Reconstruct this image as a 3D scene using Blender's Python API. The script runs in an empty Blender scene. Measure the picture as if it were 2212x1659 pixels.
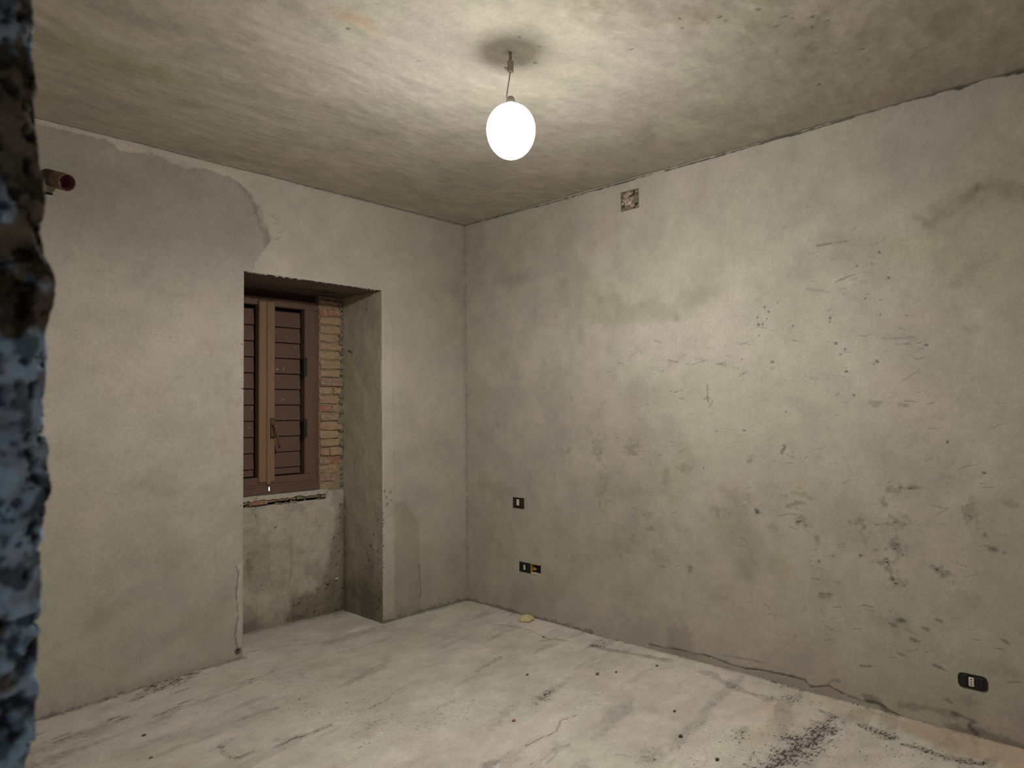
import bpy, bmesh, math, random
import numpy as np
from mathutils import Matrix, Vector, noise as mnoise

# ------------------------------------------------------------------ camera
W, H, F = 2212, 1659, 1494.49
CX, CY = W / 2, H / 2
AX = np.array([0.68868874, 0.01867219, 0.72481665])
AY = np.array([-0.72497898, 0.03240953, 0.68800807])
AZ = np.cross(AX, AY)
R = np.stack([AX, AY, AZ])                       # world = R @ (right, down, forward)
CAM = np.array([-3.7069, -4.0225, 1.4874])
HC = 2.95                                        # room height
ANCHOR = (-1.678, -2.106)                        # where the lamp cable leaves the ceiling

scene = bpy.context.scene
cd = bpy.data.cameras.new('camera')
cam = bpy.data.objects.new('camera', cd)
scene.collection.objects.link(cam)
cd.sensor_fit = 'HORIZONTAL'
cd.sensor_width = 36.0
cd.lens = F / W * 36.0
cd.clip_start = 0.01
cd.dof.use_dof = True
cd.dof.focus_distance = 4.2
cd.dof.aperture_fstop = 9.0
M = Matrix.Identity(4)
for i in range(3):
    M[i][0], M[i][1], M[i][2], M[i][3] = R[i][0], -R[i][1], -R[i][2], CAM[i]
cam.matrix_world = M
scene.camera = cam

# world: overcast daylight outside the corridor and behind the shutters
world = bpy.data.worlds.new('world')
scene.world = world
world.use_nodes = True
bg = world.node_tree.nodes['Background']
bg.inputs[0].default_value = (0.66, 0.83, 1.0, 1)
bg.inputs[1].default_value = 2.2

scene.view_settings.view_transform = 'Standard'
scene.view_settings.look = 'None'
scene.view_settings.use_curve_mapping = False
scene.view_settings.gamma = 1.0
scene.view_settings.exposure = 0.0

# the bare lamp: a soft point source inside the globe; like an LED lamp it sends little light
# back up past its own housing (photometric curve over the angle from the cable)
LAMP_Z = 2.632
ld = bpy.data.lights.new('lamp_light', 'POINT')
ld.energy = 182.0
ld.shadow_soft_size = 0.04
ld.color = (1.0, 0.985, 0.95)
ld.use_nodes = True
lt = ld.node_tree
em = lt.nodes['Emission']
geo = lt.nodes.new('ShaderNodeNewGeometry')
sep = lt.nodes.new('ShaderNodeSeparateXYZ')
lt.links.new(geo.outputs['Incoming'], sep.inputs[0])
mrg = lt.nodes.new('ShaderNodeMapRange')
mrg.inputs['From Min'].default_value = -1.0
mrg.inputs['From Max'].default_value = 1.0
lt.links.new(sep.outputs['Z'], mrg.inputs['Value'])
LAMP_CURVE = lt.nodes.new('ShaderNodeFloatCurve')
lt.links.new(mrg.outputs[0], LAMP_CURVE.inputs['Value'])
lt.links.new(LAMP_CURVE.outputs[0], em.inputs['Strength'])
cv = LAMP_CURVE.mapping.curves[0]
# x: 0 = straight down ... 0.5 = level ... 1 = straight up
pts = [(0.0, 1.0), (0.05, 0.91), (0.12, 0.89), (0.25, 0.90), (0.40, 0.65), (0.50, 0.46), (0.60, 0.40), (0.70, 0.26), (0.80, 0.12), (0.90, 0.077), (1.0, 0.068)]
cv.points[0].location = pts[0]
cv.points[1].location = pts[-1]
for p in pts[1:-1]:
    cv.points.new(*p)
LAMP_CURVE.mapping.update()
lamp = bpy.data.objects.new('lamp_light', ld)
scene.collection.objects.link(lamp)

# ------------------------------------------------------------------ helpers
rng = random.Random(7)


def lin(c):
    return tuple((x / 255 / 12.92) if x / 255 <= 0.04045 else ((x / 255 + 0.055) / 1.055) ** 2.4 for x in c)


def hit(px, py, axis, val):
    """point where the sight line of a photo pixel meets an axis-aligned plane"""
    r = R @ np.array([px - CX, py - CY, F])
    return CAM + r * ((val - CAM[axis]) / r[axis])


def at_left(px, py, y=0.0):
    p = hit(px, py, 1, y)
    return (p[0], p[2])


def at_right(px, py):
    p = hit(px, py, 0, 0.0)
    return (p[1], p[2])


def at_jamb(px, py):
    p = hit(px, py, 0, -0.805)
    return (p[1], p[2])


def at_floor(px, py):
    p = hit(px, py, 2, 0.0)
    return (p[0], p[1])


def at_ceil(px, py):
    p = hit(px, py, 2, HC)
    return (p[0], p[1])


_tab = {}


def vnoise(x, y, seed):
    if seed not in _tab:
        _tab[seed] = np.random.default_rng(seed).random((257, 257)).astype(np.float32) * 2 - 1
    t = _tab[seed]
    xi = np.floor(x).astype(np.int64)
    yi = np.floor(y).astype(np.int64)
    fx = x - xi
    fy = y - yi
    fx = fx * fx * fx * (fx * (fx * 6 - 15) + 10)
    fy = fy * fy * fy * (fy * (fy * 6 - 15) + 10)
    a, b = xi & 255, yi & 255
    a1, b1 = (xi + 1) & 255, (yi + 1) & 255
    return (t[a, b] * (1 - fx) + t[a1, b] * fx) * (1 - fy) + (t[a, b1] * (1 - fx) + t[a1, b1] * fx) * fy


def fbm(x, y, scale, octaves=4, seed=1, gain=0.55):
    s, amp, tot = 0, 1.0, 0.0
    f = scale
    for k in range(octaves):
        c, d = math.cos(0.6 * k), math.sin(0.6 * k)
        s = s + amp * vnoise((x * c - y * d) * f + 17.3 * k, (x * d + y * c) * f + 5.1 * k, seed + k)
        tot += amp
        amp *= gain
        f *= 2.03
    return s / tot


def sstep(a, b, x):
    t = np.clip((x - a) / (b - a), 0, 1)
    return t * t * (3 - 2 * t)


class Canvas:
    """colour, grit and relief of one plastered surface, in metres on its own plane"""

    def __init__(self, u, v, conv):
        self.u, self.v, self.conv = u, v, conv
        n = len(u)
        self.rgb = np.ones((n, 3))
        self.pit = np.zeros(n)
        self.h = np.zeros(n)

    def _apply(self, idx, m, mul=None, col=None, pit=0, h=0):
        if mul is not None:
            mul = np.array(mul if hasattr(mul, '__len__') else (mul,) * 3)
            self.rgb[idx] *= 1 - m[:, None] * (1 - mul[None, :])
        if col is not None:
            self.rgb[idx] = self.rgb[idx] * (1 - m[:, None]) + m[:, None] * np.array(lin(col))[None, :]
        if pit:
            self.pit[idx] = np.clip(self.pit[idx] + m * pit, 0, 1)
        if h:
            self.h[idx] += m * h

    def _sel(self, x0, x1, y0, y1):
        return np.nonzero((self.u > x0) & (self.u < x1) & (self.v > y0) & (self.v < y1))[0]

    def blob(self, px, rx, ry, ang=0, soft=0.5, noise=0.5, ns=None, seed=3, **kw):
        c = self.conv(*px)
        m = max(rx, ry) * 1.9
        i = self._sel(c[0] - m, c[0] + m, c[1] - m, c[1] + m)
        if not len(i):
            return
        x, y = self.u[i] - c[0], self.v[i] - c[1]
        a = math.radians(ang)
        X = (x * math.cos(a) + y * math.sin(a)) / rx
        Y = (-x * math.sin(a) + y * math.cos(a)) / ry
        d = np.sqrt(X * X + Y * Y) + noise * fbm(self.u[i], self.v[i], ns or 1.3 / max(min(rx, ry), .008), 4, seed)
        self._apply(i, 1 - sstep(1 - soft, 1 + soft * .4, d), **kw)

    def line(self, pts, width, noise=0.3, soft=0.6, seed=5, raw=False, wave=0.0, **kw):
        P = [p if raw else self.conv(*p) for p in pts]
        P = np.array(P)
        w = np.array(width if hasattr(width, '__len__') else [width] * len(P), float)
        m = w.max() * 2.5 + wave * 2
        i = self._sel(P[:, 0].min() - m, P[:, 0].max() + m, P[:, 1].min() - m, P[:, 1].max() + m)
        if not len(i):
            return
        x, y = self.u[i], self.v[i]
        if wave:
            x = x + wave * fbm(self.u[i], self.v[i], 14, 3, seed + 40)
            y = y + wave * fbm(self.u[i], self.v[i], 14, 3, seed + 60)
        best = np.full(len(i), 9.0)
        for k in range(len(P) - 1):
            a, b = P[k], P[k + 1]
            ab = b - a
            t = np.clip(((x - a[0]) * ab[0] + (y - a[1]) * ab[1]) / max(ab @ ab, 1e-9), 0, 1)
            d = np.hypot(x - a[0] - t * ab[0], y - a[1] - t * ab[1]) / (w[k] * (1 - t) + w[k + 1] * t)
            best = np.minimum(best, d)
        best = best + noise * fbm(self.u[i], self.v[i], 30, 3, seed)
        self._apply(i, 1 - sstep(1 - soft, 1 + soft * .3, best), **kw)

    def polymask(self, pts, soft=0.01, noise=0.0, ns=20, seed=9, raw=False, pad=None):
        P = np.array([p if raw else self.conv(*p) for p in pts])
        pad = pad if pad is not None else soft + noise
        i = self._sel(P[:, 0].min() - pad, P[:, 0].max() + pad, P[:, 1].min() - pad, P[:, 1].max() + pad)
        x, y = self.u[i], self.v[i]
        if noise:
            x = x + noise * fbm(self.u[i], self.v[i], ns, 4, seed)
            y = y + noise * fbm(self.u[i], self.v[i], ns, 4, seed + 20)
        ins = np.zeros(len(i), bool)
        dist = np.full(len(i), 9.0)
        n = len(P)
        for k in range(n):
            a, b = P[k], P[(k + 1) % n]
            ab = b - a
            t = np.clip(((x - a[0]) * ab[0] + (y - a[1]) * ab[1]) / max(ab @ ab, 1e-9), 0, 1)
            dist = np.minimum(dist, np.hypot(x - a[0] - t * ab[0], y - a[1] - t * ab[1]))
            cond = ((a[1] > y) != (b[1] > y))
            with np.errstate(divide='ignore', invalid='ignore'):
                xc = a[0] + (y - a[1]) / (b[1] - a[1] if b[1] != a[1] else 1e-9) * ab[0]
            ins ^= cond & (x < xc)
        sd = np.where(ins, dist, -dist)
        return i, sstep(-soft, soft, sd)

    def poly(self, pts, soft=0.01, noise=0.0, ns=20, seed=9, raw=False, **kw):
        i, m = self.polymask(pts, soft, noise, ns, seed, raw)
        self._apply(i, m, **kw)

    def pits(self, pxs, r=0.006, **kw):
        for k, p in enumerate(pxs):
            q = r * (0.7 + 0.7 * ((k * 37) % 10) / 10)
            self.blob(p, q * 1.3, q * .85, ang=(k * 53) % 180, noise=.35, seed=k % 7 + 3,
                      mul=kw.get('mul', .42), h=kw.get('h', -0.002))


def axis_lines(a, b, step, extra=()):
    n = max(2, int(round((b - a) / step)) + 1)
    x = np.linspace(a, b, n)
    ex = np.array([e for e in extra if a < e < b])
    if len(ex):
        keep = np.ones(len(x), bool)
        for e in ex:
            keep &= np.abs(x - e) > step * .35
        keep[0] = keep[-1] = True
        x = np.unique(np.concatenate([x[keep], ex]))
    return x


def raw_mesh(name, verts, quads, mat, rgba=None, smooth=True, parent=None):
    me = bpy.data.meshes.new(name)
    n, q = len(verts), len(quads)
    me.vertices.add(n)
    me.vertices.foreach_set('co', np.asarray(verts, np.float32).ravel())
    me.loops.add(q * 4)
    me.loops.foreach_set('vertex_index', np.asarray(quads, np.int32).ravel())
    me.polygons.add(q)
    me.polygons.foreach_set('loop_start', np.arange(0, q * 4, 4, dtype=np.int32))
    me.polygons.foreach_set('loop_total', np.full(q, 4, np.int32))
    me.polygons.foreach_set('use_smooth', np.full(q, smooth))
    me.update(calc_edges=True)
    if rgba is not None:
        at = me.color_attributes.new('Col', 'FLOAT_COLOR', 'POINT')
        at.data.foreach_set('color', np.asarray(rgba, np.float32).ravel())
    me.materials.append(mat)
    o = bpy.data.objects.new(name, me)
    scene.collection.objects.link(o)
    if parent:
        o.parent = parent
    return o


def surface(name, us, vs, to3d, paint, conv, mat, holes=(), flip=False, fade=0.02, parent=None, keep=None):
    U, V = np.meshgrid(us, vs, indexing='ij')
    c = Canvas(U.ravel(), V.ravel(), conv)
    paint(c)
    f = np.minimum.reduce([c.u - us[0], us[-1] - c.u, c.v - vs[0], vs[-1] - c.v])
    for (a, b, d, e) in holes:
        dx = np.maximum(np.maximum(a - c.u, c.u - b), 0)
        dy = np.maximum(np.maximum(d - c.v, c.v - e), 0)
        f = np.minimum(f, np.hypot(dx, dy))
    h = c.h * np.clip(f / fade, 0, 1)
    verts = np.stack(to3d(c.u, c.v, h), 1)
    nu, nv = len(us), len(vs)
    idx = np.arange(nu * nv).reshape(nu, nv)
    q = np.stack([idx[:-1, :-1], idx[1:, :-1], idx[1:, 1:], idx[:-1, 1:]], -1)
    cu = (us[:-1] + us[1:])[:, None] / 2
    cv_ = (vs[:-1] + vs[1:])[None, :] / 2
    m = np.ones(q.shape[:2], bool)
    for (a, b, d, e) in holes:
        m &= ~((cu > a) & (cu < b) & (cv_ > d) & (cv_ < e))
    q = q[m]
    if flip:
        q = q[:, ::-1]
    used = np.unique(q)
    remap = np.full(nu * nv, -1)
    remap[used] = np.arange(len(used))
    rgba = np.concatenate([np.clip(c.rgb, 0, 1), c.pit[:, None]], 1)
    o = raw_mesh(name, verts[used], remap[q], mat, rgba[used], True, parent)
    return o


# ------------------------------------------------------------------ materials
def mat_new(name):
    m = bpy.data.materials.new(name)
    m.use_nodes = True
    nt = m.node_tree
    b = nt.nodes['Principled BSDF']
    b.inputs['Specular IOR Level'].default_value = 0.2
    return m, nt, b


def N(nt, t, **kw):
    n = nt.nodes.new('ShaderNode' + t)
    for k, v in kw.items():
        if k in n.inputs:
            n.inputs[k].default_value = v
        else:
            setattr(n, k, v)
    return n


def mapped(nt, scale=(1, 1, 1), rot=(0, 0, 0)):
    tc = N(nt, 'TexCoord')
    mp = N(nt, 'Mapping')
    mp.inputs['Scale'].default_value = scale
    mp.inputs['Rotation'].default_value = rot
    nt.links.new(tc.outputs['Object'], mp.inputs[0])
    return mp.outputs[0]


def ramp_range(nt, src, a, b, lo, hi):
    r = N(nt, 'MapRange')
    r.inputs['From Min'].default_value = a
    r.inputs['From Max'].default_value = b
    r.inputs['To Min'].default_value = lo
    r.inputs['To Max'].default_value = hi
    nt.links.new(src, r.inputs['Value'])
    return r.outputs[0]


def plaster(name, stretch=(1, 1, 1), grain=0.10, pitcol=(58, 50, 38), bump=0.25, pit_scale=30):
    m, nt, b = mat_new(name)
    L = nt.links.new
    at = N(nt, 'Attribute', attribute_name='Col')
    co = mapped(nt)
    cs = mapped(nt, stretch)
    n1 = N(nt, 'TexNoise', Scale=70.0, Detail=5.0, Roughness=0.65)
    L(co, n1.inputs['Vector'])
    n2 = N(nt, 'TexNoise', Scale=float(pit_scale), Detail=7.0, Roughness=0.72)
    L(cs, n2.inputs['Vector'])
    n3 = N(nt, 'TexNoise', Scale=330.0, Detail=2.0, Roughness=0.6)
    L(co, n3.inputs['Vector'])
    g1 = ramp_range(nt, n1.outputs[0], .28, .72, 1 - grain, 1 + grain)
    g3 = ramp_range(nt, n3.outputs[0], .25, .75, 1 - grain * .9, 1 + grain * .9)
    mu = N(nt, 'Math', operation='MULTIPLY')
    L(g1, mu.inputs[0])
    L(g3, mu.inputs[1])
    vm = N(nt, 'VectorMath', operation='SCALE')
    L(at.outputs['Color'], vm.inputs[0])
    L(mu.outputs[0], vm.inputs['Scale'])
    # grit: the threshold of the pit noise drops where the surface is gritty
    th = ramp_range(nt, at.outputs['Alpha'], 0, 1, .70, .47)
    sub = N(nt, 'Math', operation='SUBTRACT')
    L(n2.outputs[0], sub.inputs[0])
    L(th, sub.inputs[1])
    pm = ramp_range(nt, sub.outputs[0], 0, .06, 0, .85)
    mx = N(nt, 'Mix', data_type='RGBA')
    L(pm, mx.inputs['Factor'])
    L(vm.outputs[0], mx.inputs['A'])
    mx.inputs['B'].default_value = (*lin(pitcol), 1)
    L(mx.outputs['Result'], b.inputs['Base Color'])
    b.inputs['Roughness'].default_value = .92
    b.inputs['Specular IOR Level'].default_value = .12
    hs = N(nt, 'Math', operation='SUBTRACT')
    L(mu.outputs[0], hs.inputs[0])
    L(pm, hs.inputs[1])
    bp = N(nt, 'Bump', Strength=bump, Distance=.004)
    L(hs.outputs[0], bp.inputs['Height'])
    L(bp.outputs[0], b.inputs['Normal'])
    return m


def simple(name, col, rough=.6, var=.15, scale=40, spec=.25, metal=0, bump=.1, spots=None, stretch=(1, 1, 1)):
    m, nt, b = mat_new(name)
    L = nt.links.new
    co = mapped(nt, stretch)
    n1 = N(nt, 'TexNoise', Scale=float(scale), Detail=5.0, Roughness=.65)
    L(co, n1.inputs['Vector'])
    f = ramp_range(nt, n1.outputs[0], .25, .75, 1 - var, 1 + var)
    vm = N(nt, 'VectorMath', operation='SCALE')
    vm.inputs[0].default_value = lin(col)
    L(f, vm.inputs['Scale'])
    out = vm.outputs[0]
    if spots:
        c2, sc, thr, amt = spots
        n2 = N(nt, 'TexNoise', Scale=float(sc), Detail=6.0, Roughness=.7)
        L(mapped(nt), n2.inputs['Vector'])
        pm = ramp_range(nt, n2.outputs[0], thr, thr + .05, 0, amt)
        mx = N(nt, 'Mix', data_type='RGBA')
        L(pm, mx.inputs['Factor'])
        L(out, mx.inputs['A'])
        mx.inputs['B'].default_value = (*lin(c2), 1)
        out = mx.outputs['Result']
    L(out, b.inputs['Base Color'])
    b.inputs['Roughness'].default_value = rough
    b.inputs['Specular IOR Level'].default_value = spec
    b.inputs['Metallic'].default_value = metal
    bp = N(nt, 'Bump', Strength=bump, Distance=.002)
    L(n1.outputs[0], bp.inputs['Height'])
    L(bp.outputs[0], b.inputs['Normal'])
    return m


M_wall = plaster('wall_plaster', (1, 1, 2.2))
M_ceil = plaster('ceiling_plaster', (.5, 1.6, 1), bump=.35)
M_floor = plaster('floor_screed', (.6, 1.4, 1), grain=.11, pit_scale=62)
M_niche = plaster('niche_plaster', (1, 1, 1.2), grain=.16, bump=.5)
M_jamb = plaster('painted_jamb_plaster', (1, 1, 1), grain=.12, bump=.6, pit_scale=60, pitcol=(34, 28, 22))
M_plain = simple('plain_plaster', (165, 157, 138), .9, .1, 6)
M_slat = simple('slat_wood', (93, 70, 60), .62, .16, 26, stretch=(1, 1, 6), spots=((176, 160, 140), 30, .635, .65))
M_frame = simple('frame_wood', (98, 75, 64), .6, .18, 22, stretch=(4, 4, .6), spots=((165, 140, 120), 40, .665, .6))
M_tan = simple('bleached_wood', (126, 100, 77), .65, .16, 24, stretch=(6, 6, .5), spots=((112, 84, 66), 26, .60, .5))
M_dark = simple('dark_recess', (22, 19, 17), .9, .2, 30)  # near-black standing for shade inside recesses and holes; also the stub wire
M_lintel = simple('lintel_wood', (70, 56, 46), .85, .25, 12, stretch=(.6, 3, 3))
M_iron = simple('black_iron', (34, 33, 32), .5, .2, 60, spec=.4)
M_brass = simple('handle_metal', (92, 66, 46), .42, .15, 60, spec=.5)
M_sill = simple('sill_stone', (176, 168, 156), .7, .14, 30, spots=((150, 118, 100), 16, .6, .6))
M_bricks = [simple('brick_red', (146, 102, 84), .9, .25, 45, bump=.8, spots=((160, 136, 110), 38, .50, .8)),
            simple('brick_orange', (154, 122, 96), .9, .25, 45, bump=.8, spots=((156, 138, 112), 36, .48, .85)),
            simple('brick_pale', (156, 132, 106), .9, .22, 45, bump=.8, spots=((134, 104, 84), 34, .56, .6)),
            simple('brick_pink', (142, 114, 100), .9, .22, 45, bump=.8, spots=((158, 142, 120), 36, .52, .7))]
M_mortar = simple('lime_mortar', (140, 124, 98), .95, .28, 50, bump=.7, spots=((70, 60, 46), 30, .64, .8))
M_greymortar = simple('grey_mortar', (120, 112, 92), .95, .28, 50, bump=.7, spots=((52, 46, 36), 36, .62, .8))
M_redmortar = simple('red_mortar', (160, 138, 128), .95, .3, 60, bump=.7, spots=((176, 156, 140), 40, .55, .8))
M_blackpl = simple('black_plastic', (24, 25, 24), .45, .1, 80, spec=.4, spots=((80, 76, 66), 60, .66, .4))
M_brownpl = simple('dusty_brown_plastic', (52, 40, 34), .6, .25, 90, spec=.3, spots=((110, 96, 82), 70, .62, .5))
M_white = simple('white_plastic', (214, 202, 186), .45, .06, 60, spec=.4)
M_yellow = simple('yellow_plastic', (176, 138, 74), .5, .15, 50, spec=.35)
M_pvc = simple('orange_brown_pvc', (104, 77, 62), .5, .2, 30, spec=.35, spots=((150, 132, 110), 40, .6, .5))
M_pvcgrey = simple('cement_smeared_pvc', (72, 66, 56), .8, .3, 40)
M_pvcin = simple('purple_brown_bore', (116, 72, 88), .6, .2, 30)
M_mound = simple('pale_yellow_mound', (200, 186, 142), .95, .12, 60, bump=.6)
M_stone = simple('grey_crumb', (92, 84, 72), .95, .3, 60)
M_redcrumb = simple('brick_crumb', (150, 108, 90), .95, .3, 60)
M_whitecrumb = simple('plaster_crumb', (190, 180, 164), .95, .2, 60)
M_wire = simple('glare_light_cable', (160, 150, 140), .5, .1, 60)  # lightened so the bulb's glare is in the cable colour
M_term = simple('glare_light_plastic', (168, 156, 146), .5, .15, 60)  # terminal and holder plastic, paler to carry the bulb's glare


def glow_glass():
    m = bpy.data.materials.new('bulb_glare_globe')
    m.use_nodes = True
    nt = m.node_tree
    nt.nodes.remove(nt.nodes['Principled BSDF'])
    e = N(nt, 'Emission', Strength=9.0)
    e.inputs['Color'].default_value = (1, .975, .93, 1)
    t = N(nt, 'BsdfTransparent')
    mx = N(nt, 'MixShader')
    mx.inputs[0].default_value = .25
    nt.links.new(t.outputs[0], mx.inputs[1])
    nt.links.new(e.outputs[0], mx.inputs[2])
    nt.links.new(mx.outputs[0], nt.nodes['Material Output'].inputs[0])
    return m


M_globe = glow_glass()


# ------------------------------------------------------------------ mesh helpers
def bm_obj(name, bm, mat, parent=None, smooth=False, loc=None):
    me = bpy.data.meshes.new(name)
    bmesh.ops.recalc_face_normals(bm, faces=bm.faces)
    bm.to_mesh(me)
    bm.free()
    for m in (mat if isinstance(mat, (list, tuple)) else [mat]):
        me.materials.append(m)
    if smooth:
        for p in me.polygons:
            p.use_smooth = True
    o = bpy.data.objects.new(name, me)
    scene.collection.objects.link(o)
    if parent:
        o.parent = parent
        o.matrix_parent_inverse = Matrix.Translation(parent.location).inverted() if parent.type == 'EMPTY' else Matrix.Identity(4)
    if loc:
        o.location = loc
    return o


def box(bm, x0, x1, y0, y1, z0, z1, bev=0.0, jit=0.0, r=None, mi=0):
    b2 = bmesh.new()
    g = bmesh.ops.create_cube(b2, size=1.0)
    for v in b2.verts:
        v.co = Vector(((x0 + x1) / 2 + v.co.x * (x1 - x0), (y0 + y1) / 2 + v.co.y * (y1 - y0), (z0 + z1) / 2 + v.co.z * (z1 - z0)))
    if bev:
        bmesh.ops.bevel(b2, geom=b2.edges[:], offset=bev, segments=1, affect='EDGES')
    if jit:
        rr = r or rng
        for v in b2.verts:
            v.co += Vector((rr.uniform(-jit, jit), rr.uniform(-jit, jit), rr.uniform(-jit, jit)))
    for f in b2.faces:
        f.material_index = mi
    me = bpy.data.meshes.new('t')
    b2.to_mesh(me)
    b2.free()
    bm.from_mesh(me)
    bpy.data.meshes.remove(me)


def B(name, mat, x0, x1, y0, y1, z0, z1, bev=0.002, parent=None, jit=0.0):
    bm = bmesh.new()
    box(bm, x0, x1, y0, y1, z0, z1, bev, jit)
    return bm_obj(name, bm, mat, parent)


def lathe(bm, prof, seg=32, center=(0, 0, 0), axis=None):
    """revolve (radius, height) pairs about +Z (or about a given axis)"""
    rot = Matrix.Identity(3)
    if axis is not None:
        rot = Vector((0, 0, 1)).rotation_difference(Vector(axis).normalized()).to_matrix()
    rings = []
    for (r, z) in prof:
        if r < 1e-6:
            rings.append([bm.verts.new(Vector(center) + rot @ Vector((0, 0, z)))])
        else:
            rings.append([bm.verts.new(Vector(center) + rot @ Vector((r * math.cos(2 * math.pi * k / seg), r * math.sin(2 * math.pi * k / seg), z))) for k in range(seg)])
    for a, b in zip(rings[:-1], rings[1:]):
        for k in range(seg):
            k2 = (k + 1) % seg
            if len(a) == 1 and len(b) == 1:
                continue
            if len(a) == 1:
                bm.faces.new((a[0], b[k2], b[k]))
            elif len(b) == 1:
                bm.faces.new((a[k], a[k2], b[0]))
            else:
                bm.faces.new((a[k], a[k2], b[k2], b[k]))


def tube(bm, pts, r, seg=8):
    pts = [Vector(p) for p in pts]
    rings = []
    for i, p in enumerate(pts):
        d = (pts[min(i + 1, len(pts) - 1)] - pts[max(i - 1, 0)]).normalized()
        q = Vector((0, 0, 1)).rotation_difference(d).to_matrix()
        rings.append([bm.verts.new(p + q @ Vector((r * math.cos(2 * math.pi * k / seg), r * math.sin(2 * math.pi * k / seg), 0))) for k in range(seg)])
    for a, b in zip(rings[:-1], rings[1:]):
        for k in range(seg):
            bm.faces.new((a[k], a[(k + 1) % seg], b[(k + 1) % seg], b[k]))
    bm.faces.new(rings[0])
    bm.faces.new(rings[-1])


def lump(r, sx, sy, sz, seed, sub=2, amp=.25):
    bm = bmesh.new()
    bmesh.ops.create_icosphere(bm, subdivisions=sub, radius=1.0)
    for v in bm.verts:
        n = mnoise.noise(v.co * 1.3 + Vector((seed * 3.1, seed * 1.7, seed)))
        n2 = mnoise.noise(v.co * 3.1 + Vector((seed * 1.3, seed * 2.7, seed)))
        v.co *= 1 + amp * n + amp * .5 * n2
        v.co = Vector((v.co.x * r * sx, v.co.y * r * sy, v.co.z * r * sz))
    return bm


def struct(o, label=None):
    o['kind'] = 'structure'
    if label:
        o['label'] = label
    return o


def thing(name, label, cat, loc, group=None):
    o = bpy.data.objects.new(name, None)
    o.empty_display_size = .05
    o.location = loc
    scene.collection.objects.link(o)
    return tag(o, label, cat, group)


def tag(o, label, cat, group=None):
    o['label'] = label
    o['category'] = cat
    if group:
        o['group'] = group
    return o


# ------------------------------------------------------------------ room shell
NX0, NX1, NZ, ND = -1.808, -0.803, 2.335, 0.487      # window niche: left, right, head height, depth
WX = -3.66                                           # inner face of the wall with the doorway
SY = -4.75
BASE_Y, BASE_P = (178, 172, 157), (179, 170, 159)


def base(c, seed, tone=1.0, ang=0.0):
    u, v = c.u, c.v
    m = sstep(-.18, .18, fbm(u, v, 2.2, 4, seed))[:, None]
    c.rgb = np.array(lin(BASE_Y))[None, :] * m + np.array(lin(BASE_P))[None, :] * (1 - m)
    l = 1 + .10 * fbm(u, v, 1.4, 3, seed + 11) + .11 * fbm(u, v, 7, 5, seed + 21) + .05 * fbm(u, v, 28, 3, seed + 31)
    c.rgb *= l[:, None] * tone
    c.pit += .05
    c.h += .0025 * fbm(u, v, 3, 3, seed + 41) + .0010 * fbm(u, v, 18, 3, seed + 51)


def strokes(c, n, seed, pal, length=(.03, .12), width=(.0015, .003), ang=(-20, 20), mul=(.6, .85)):
    """short trowel scratches spread over boxes given in plane metres"""
    r = random.Random(seed)
    for k in range(n):
        x0, x1, y0, y1 = pal[k % len(pal)]
        x, y = r.uniform(x0, x1), r.uniform(y0, y1)
        L = r.uniform(*length)
        a = math.radians(r.uniform(*ang))
        bend = r.uniform(-.3, .3)
        P = [(x + math.cos(a + bend * t) * L * (t - .5), y + math.sin(a + bend * t) * L * (t - .5)) for t in (0, .33, .66, 1)]
        w = r.uniform(*width)
        c.line(P, [w * .5, w, w, w * .4], noise=.5, soft=.7, seed=r.randint(3, 12), raw=True, mul=r.uniform(*mul), h=-.001)


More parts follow.
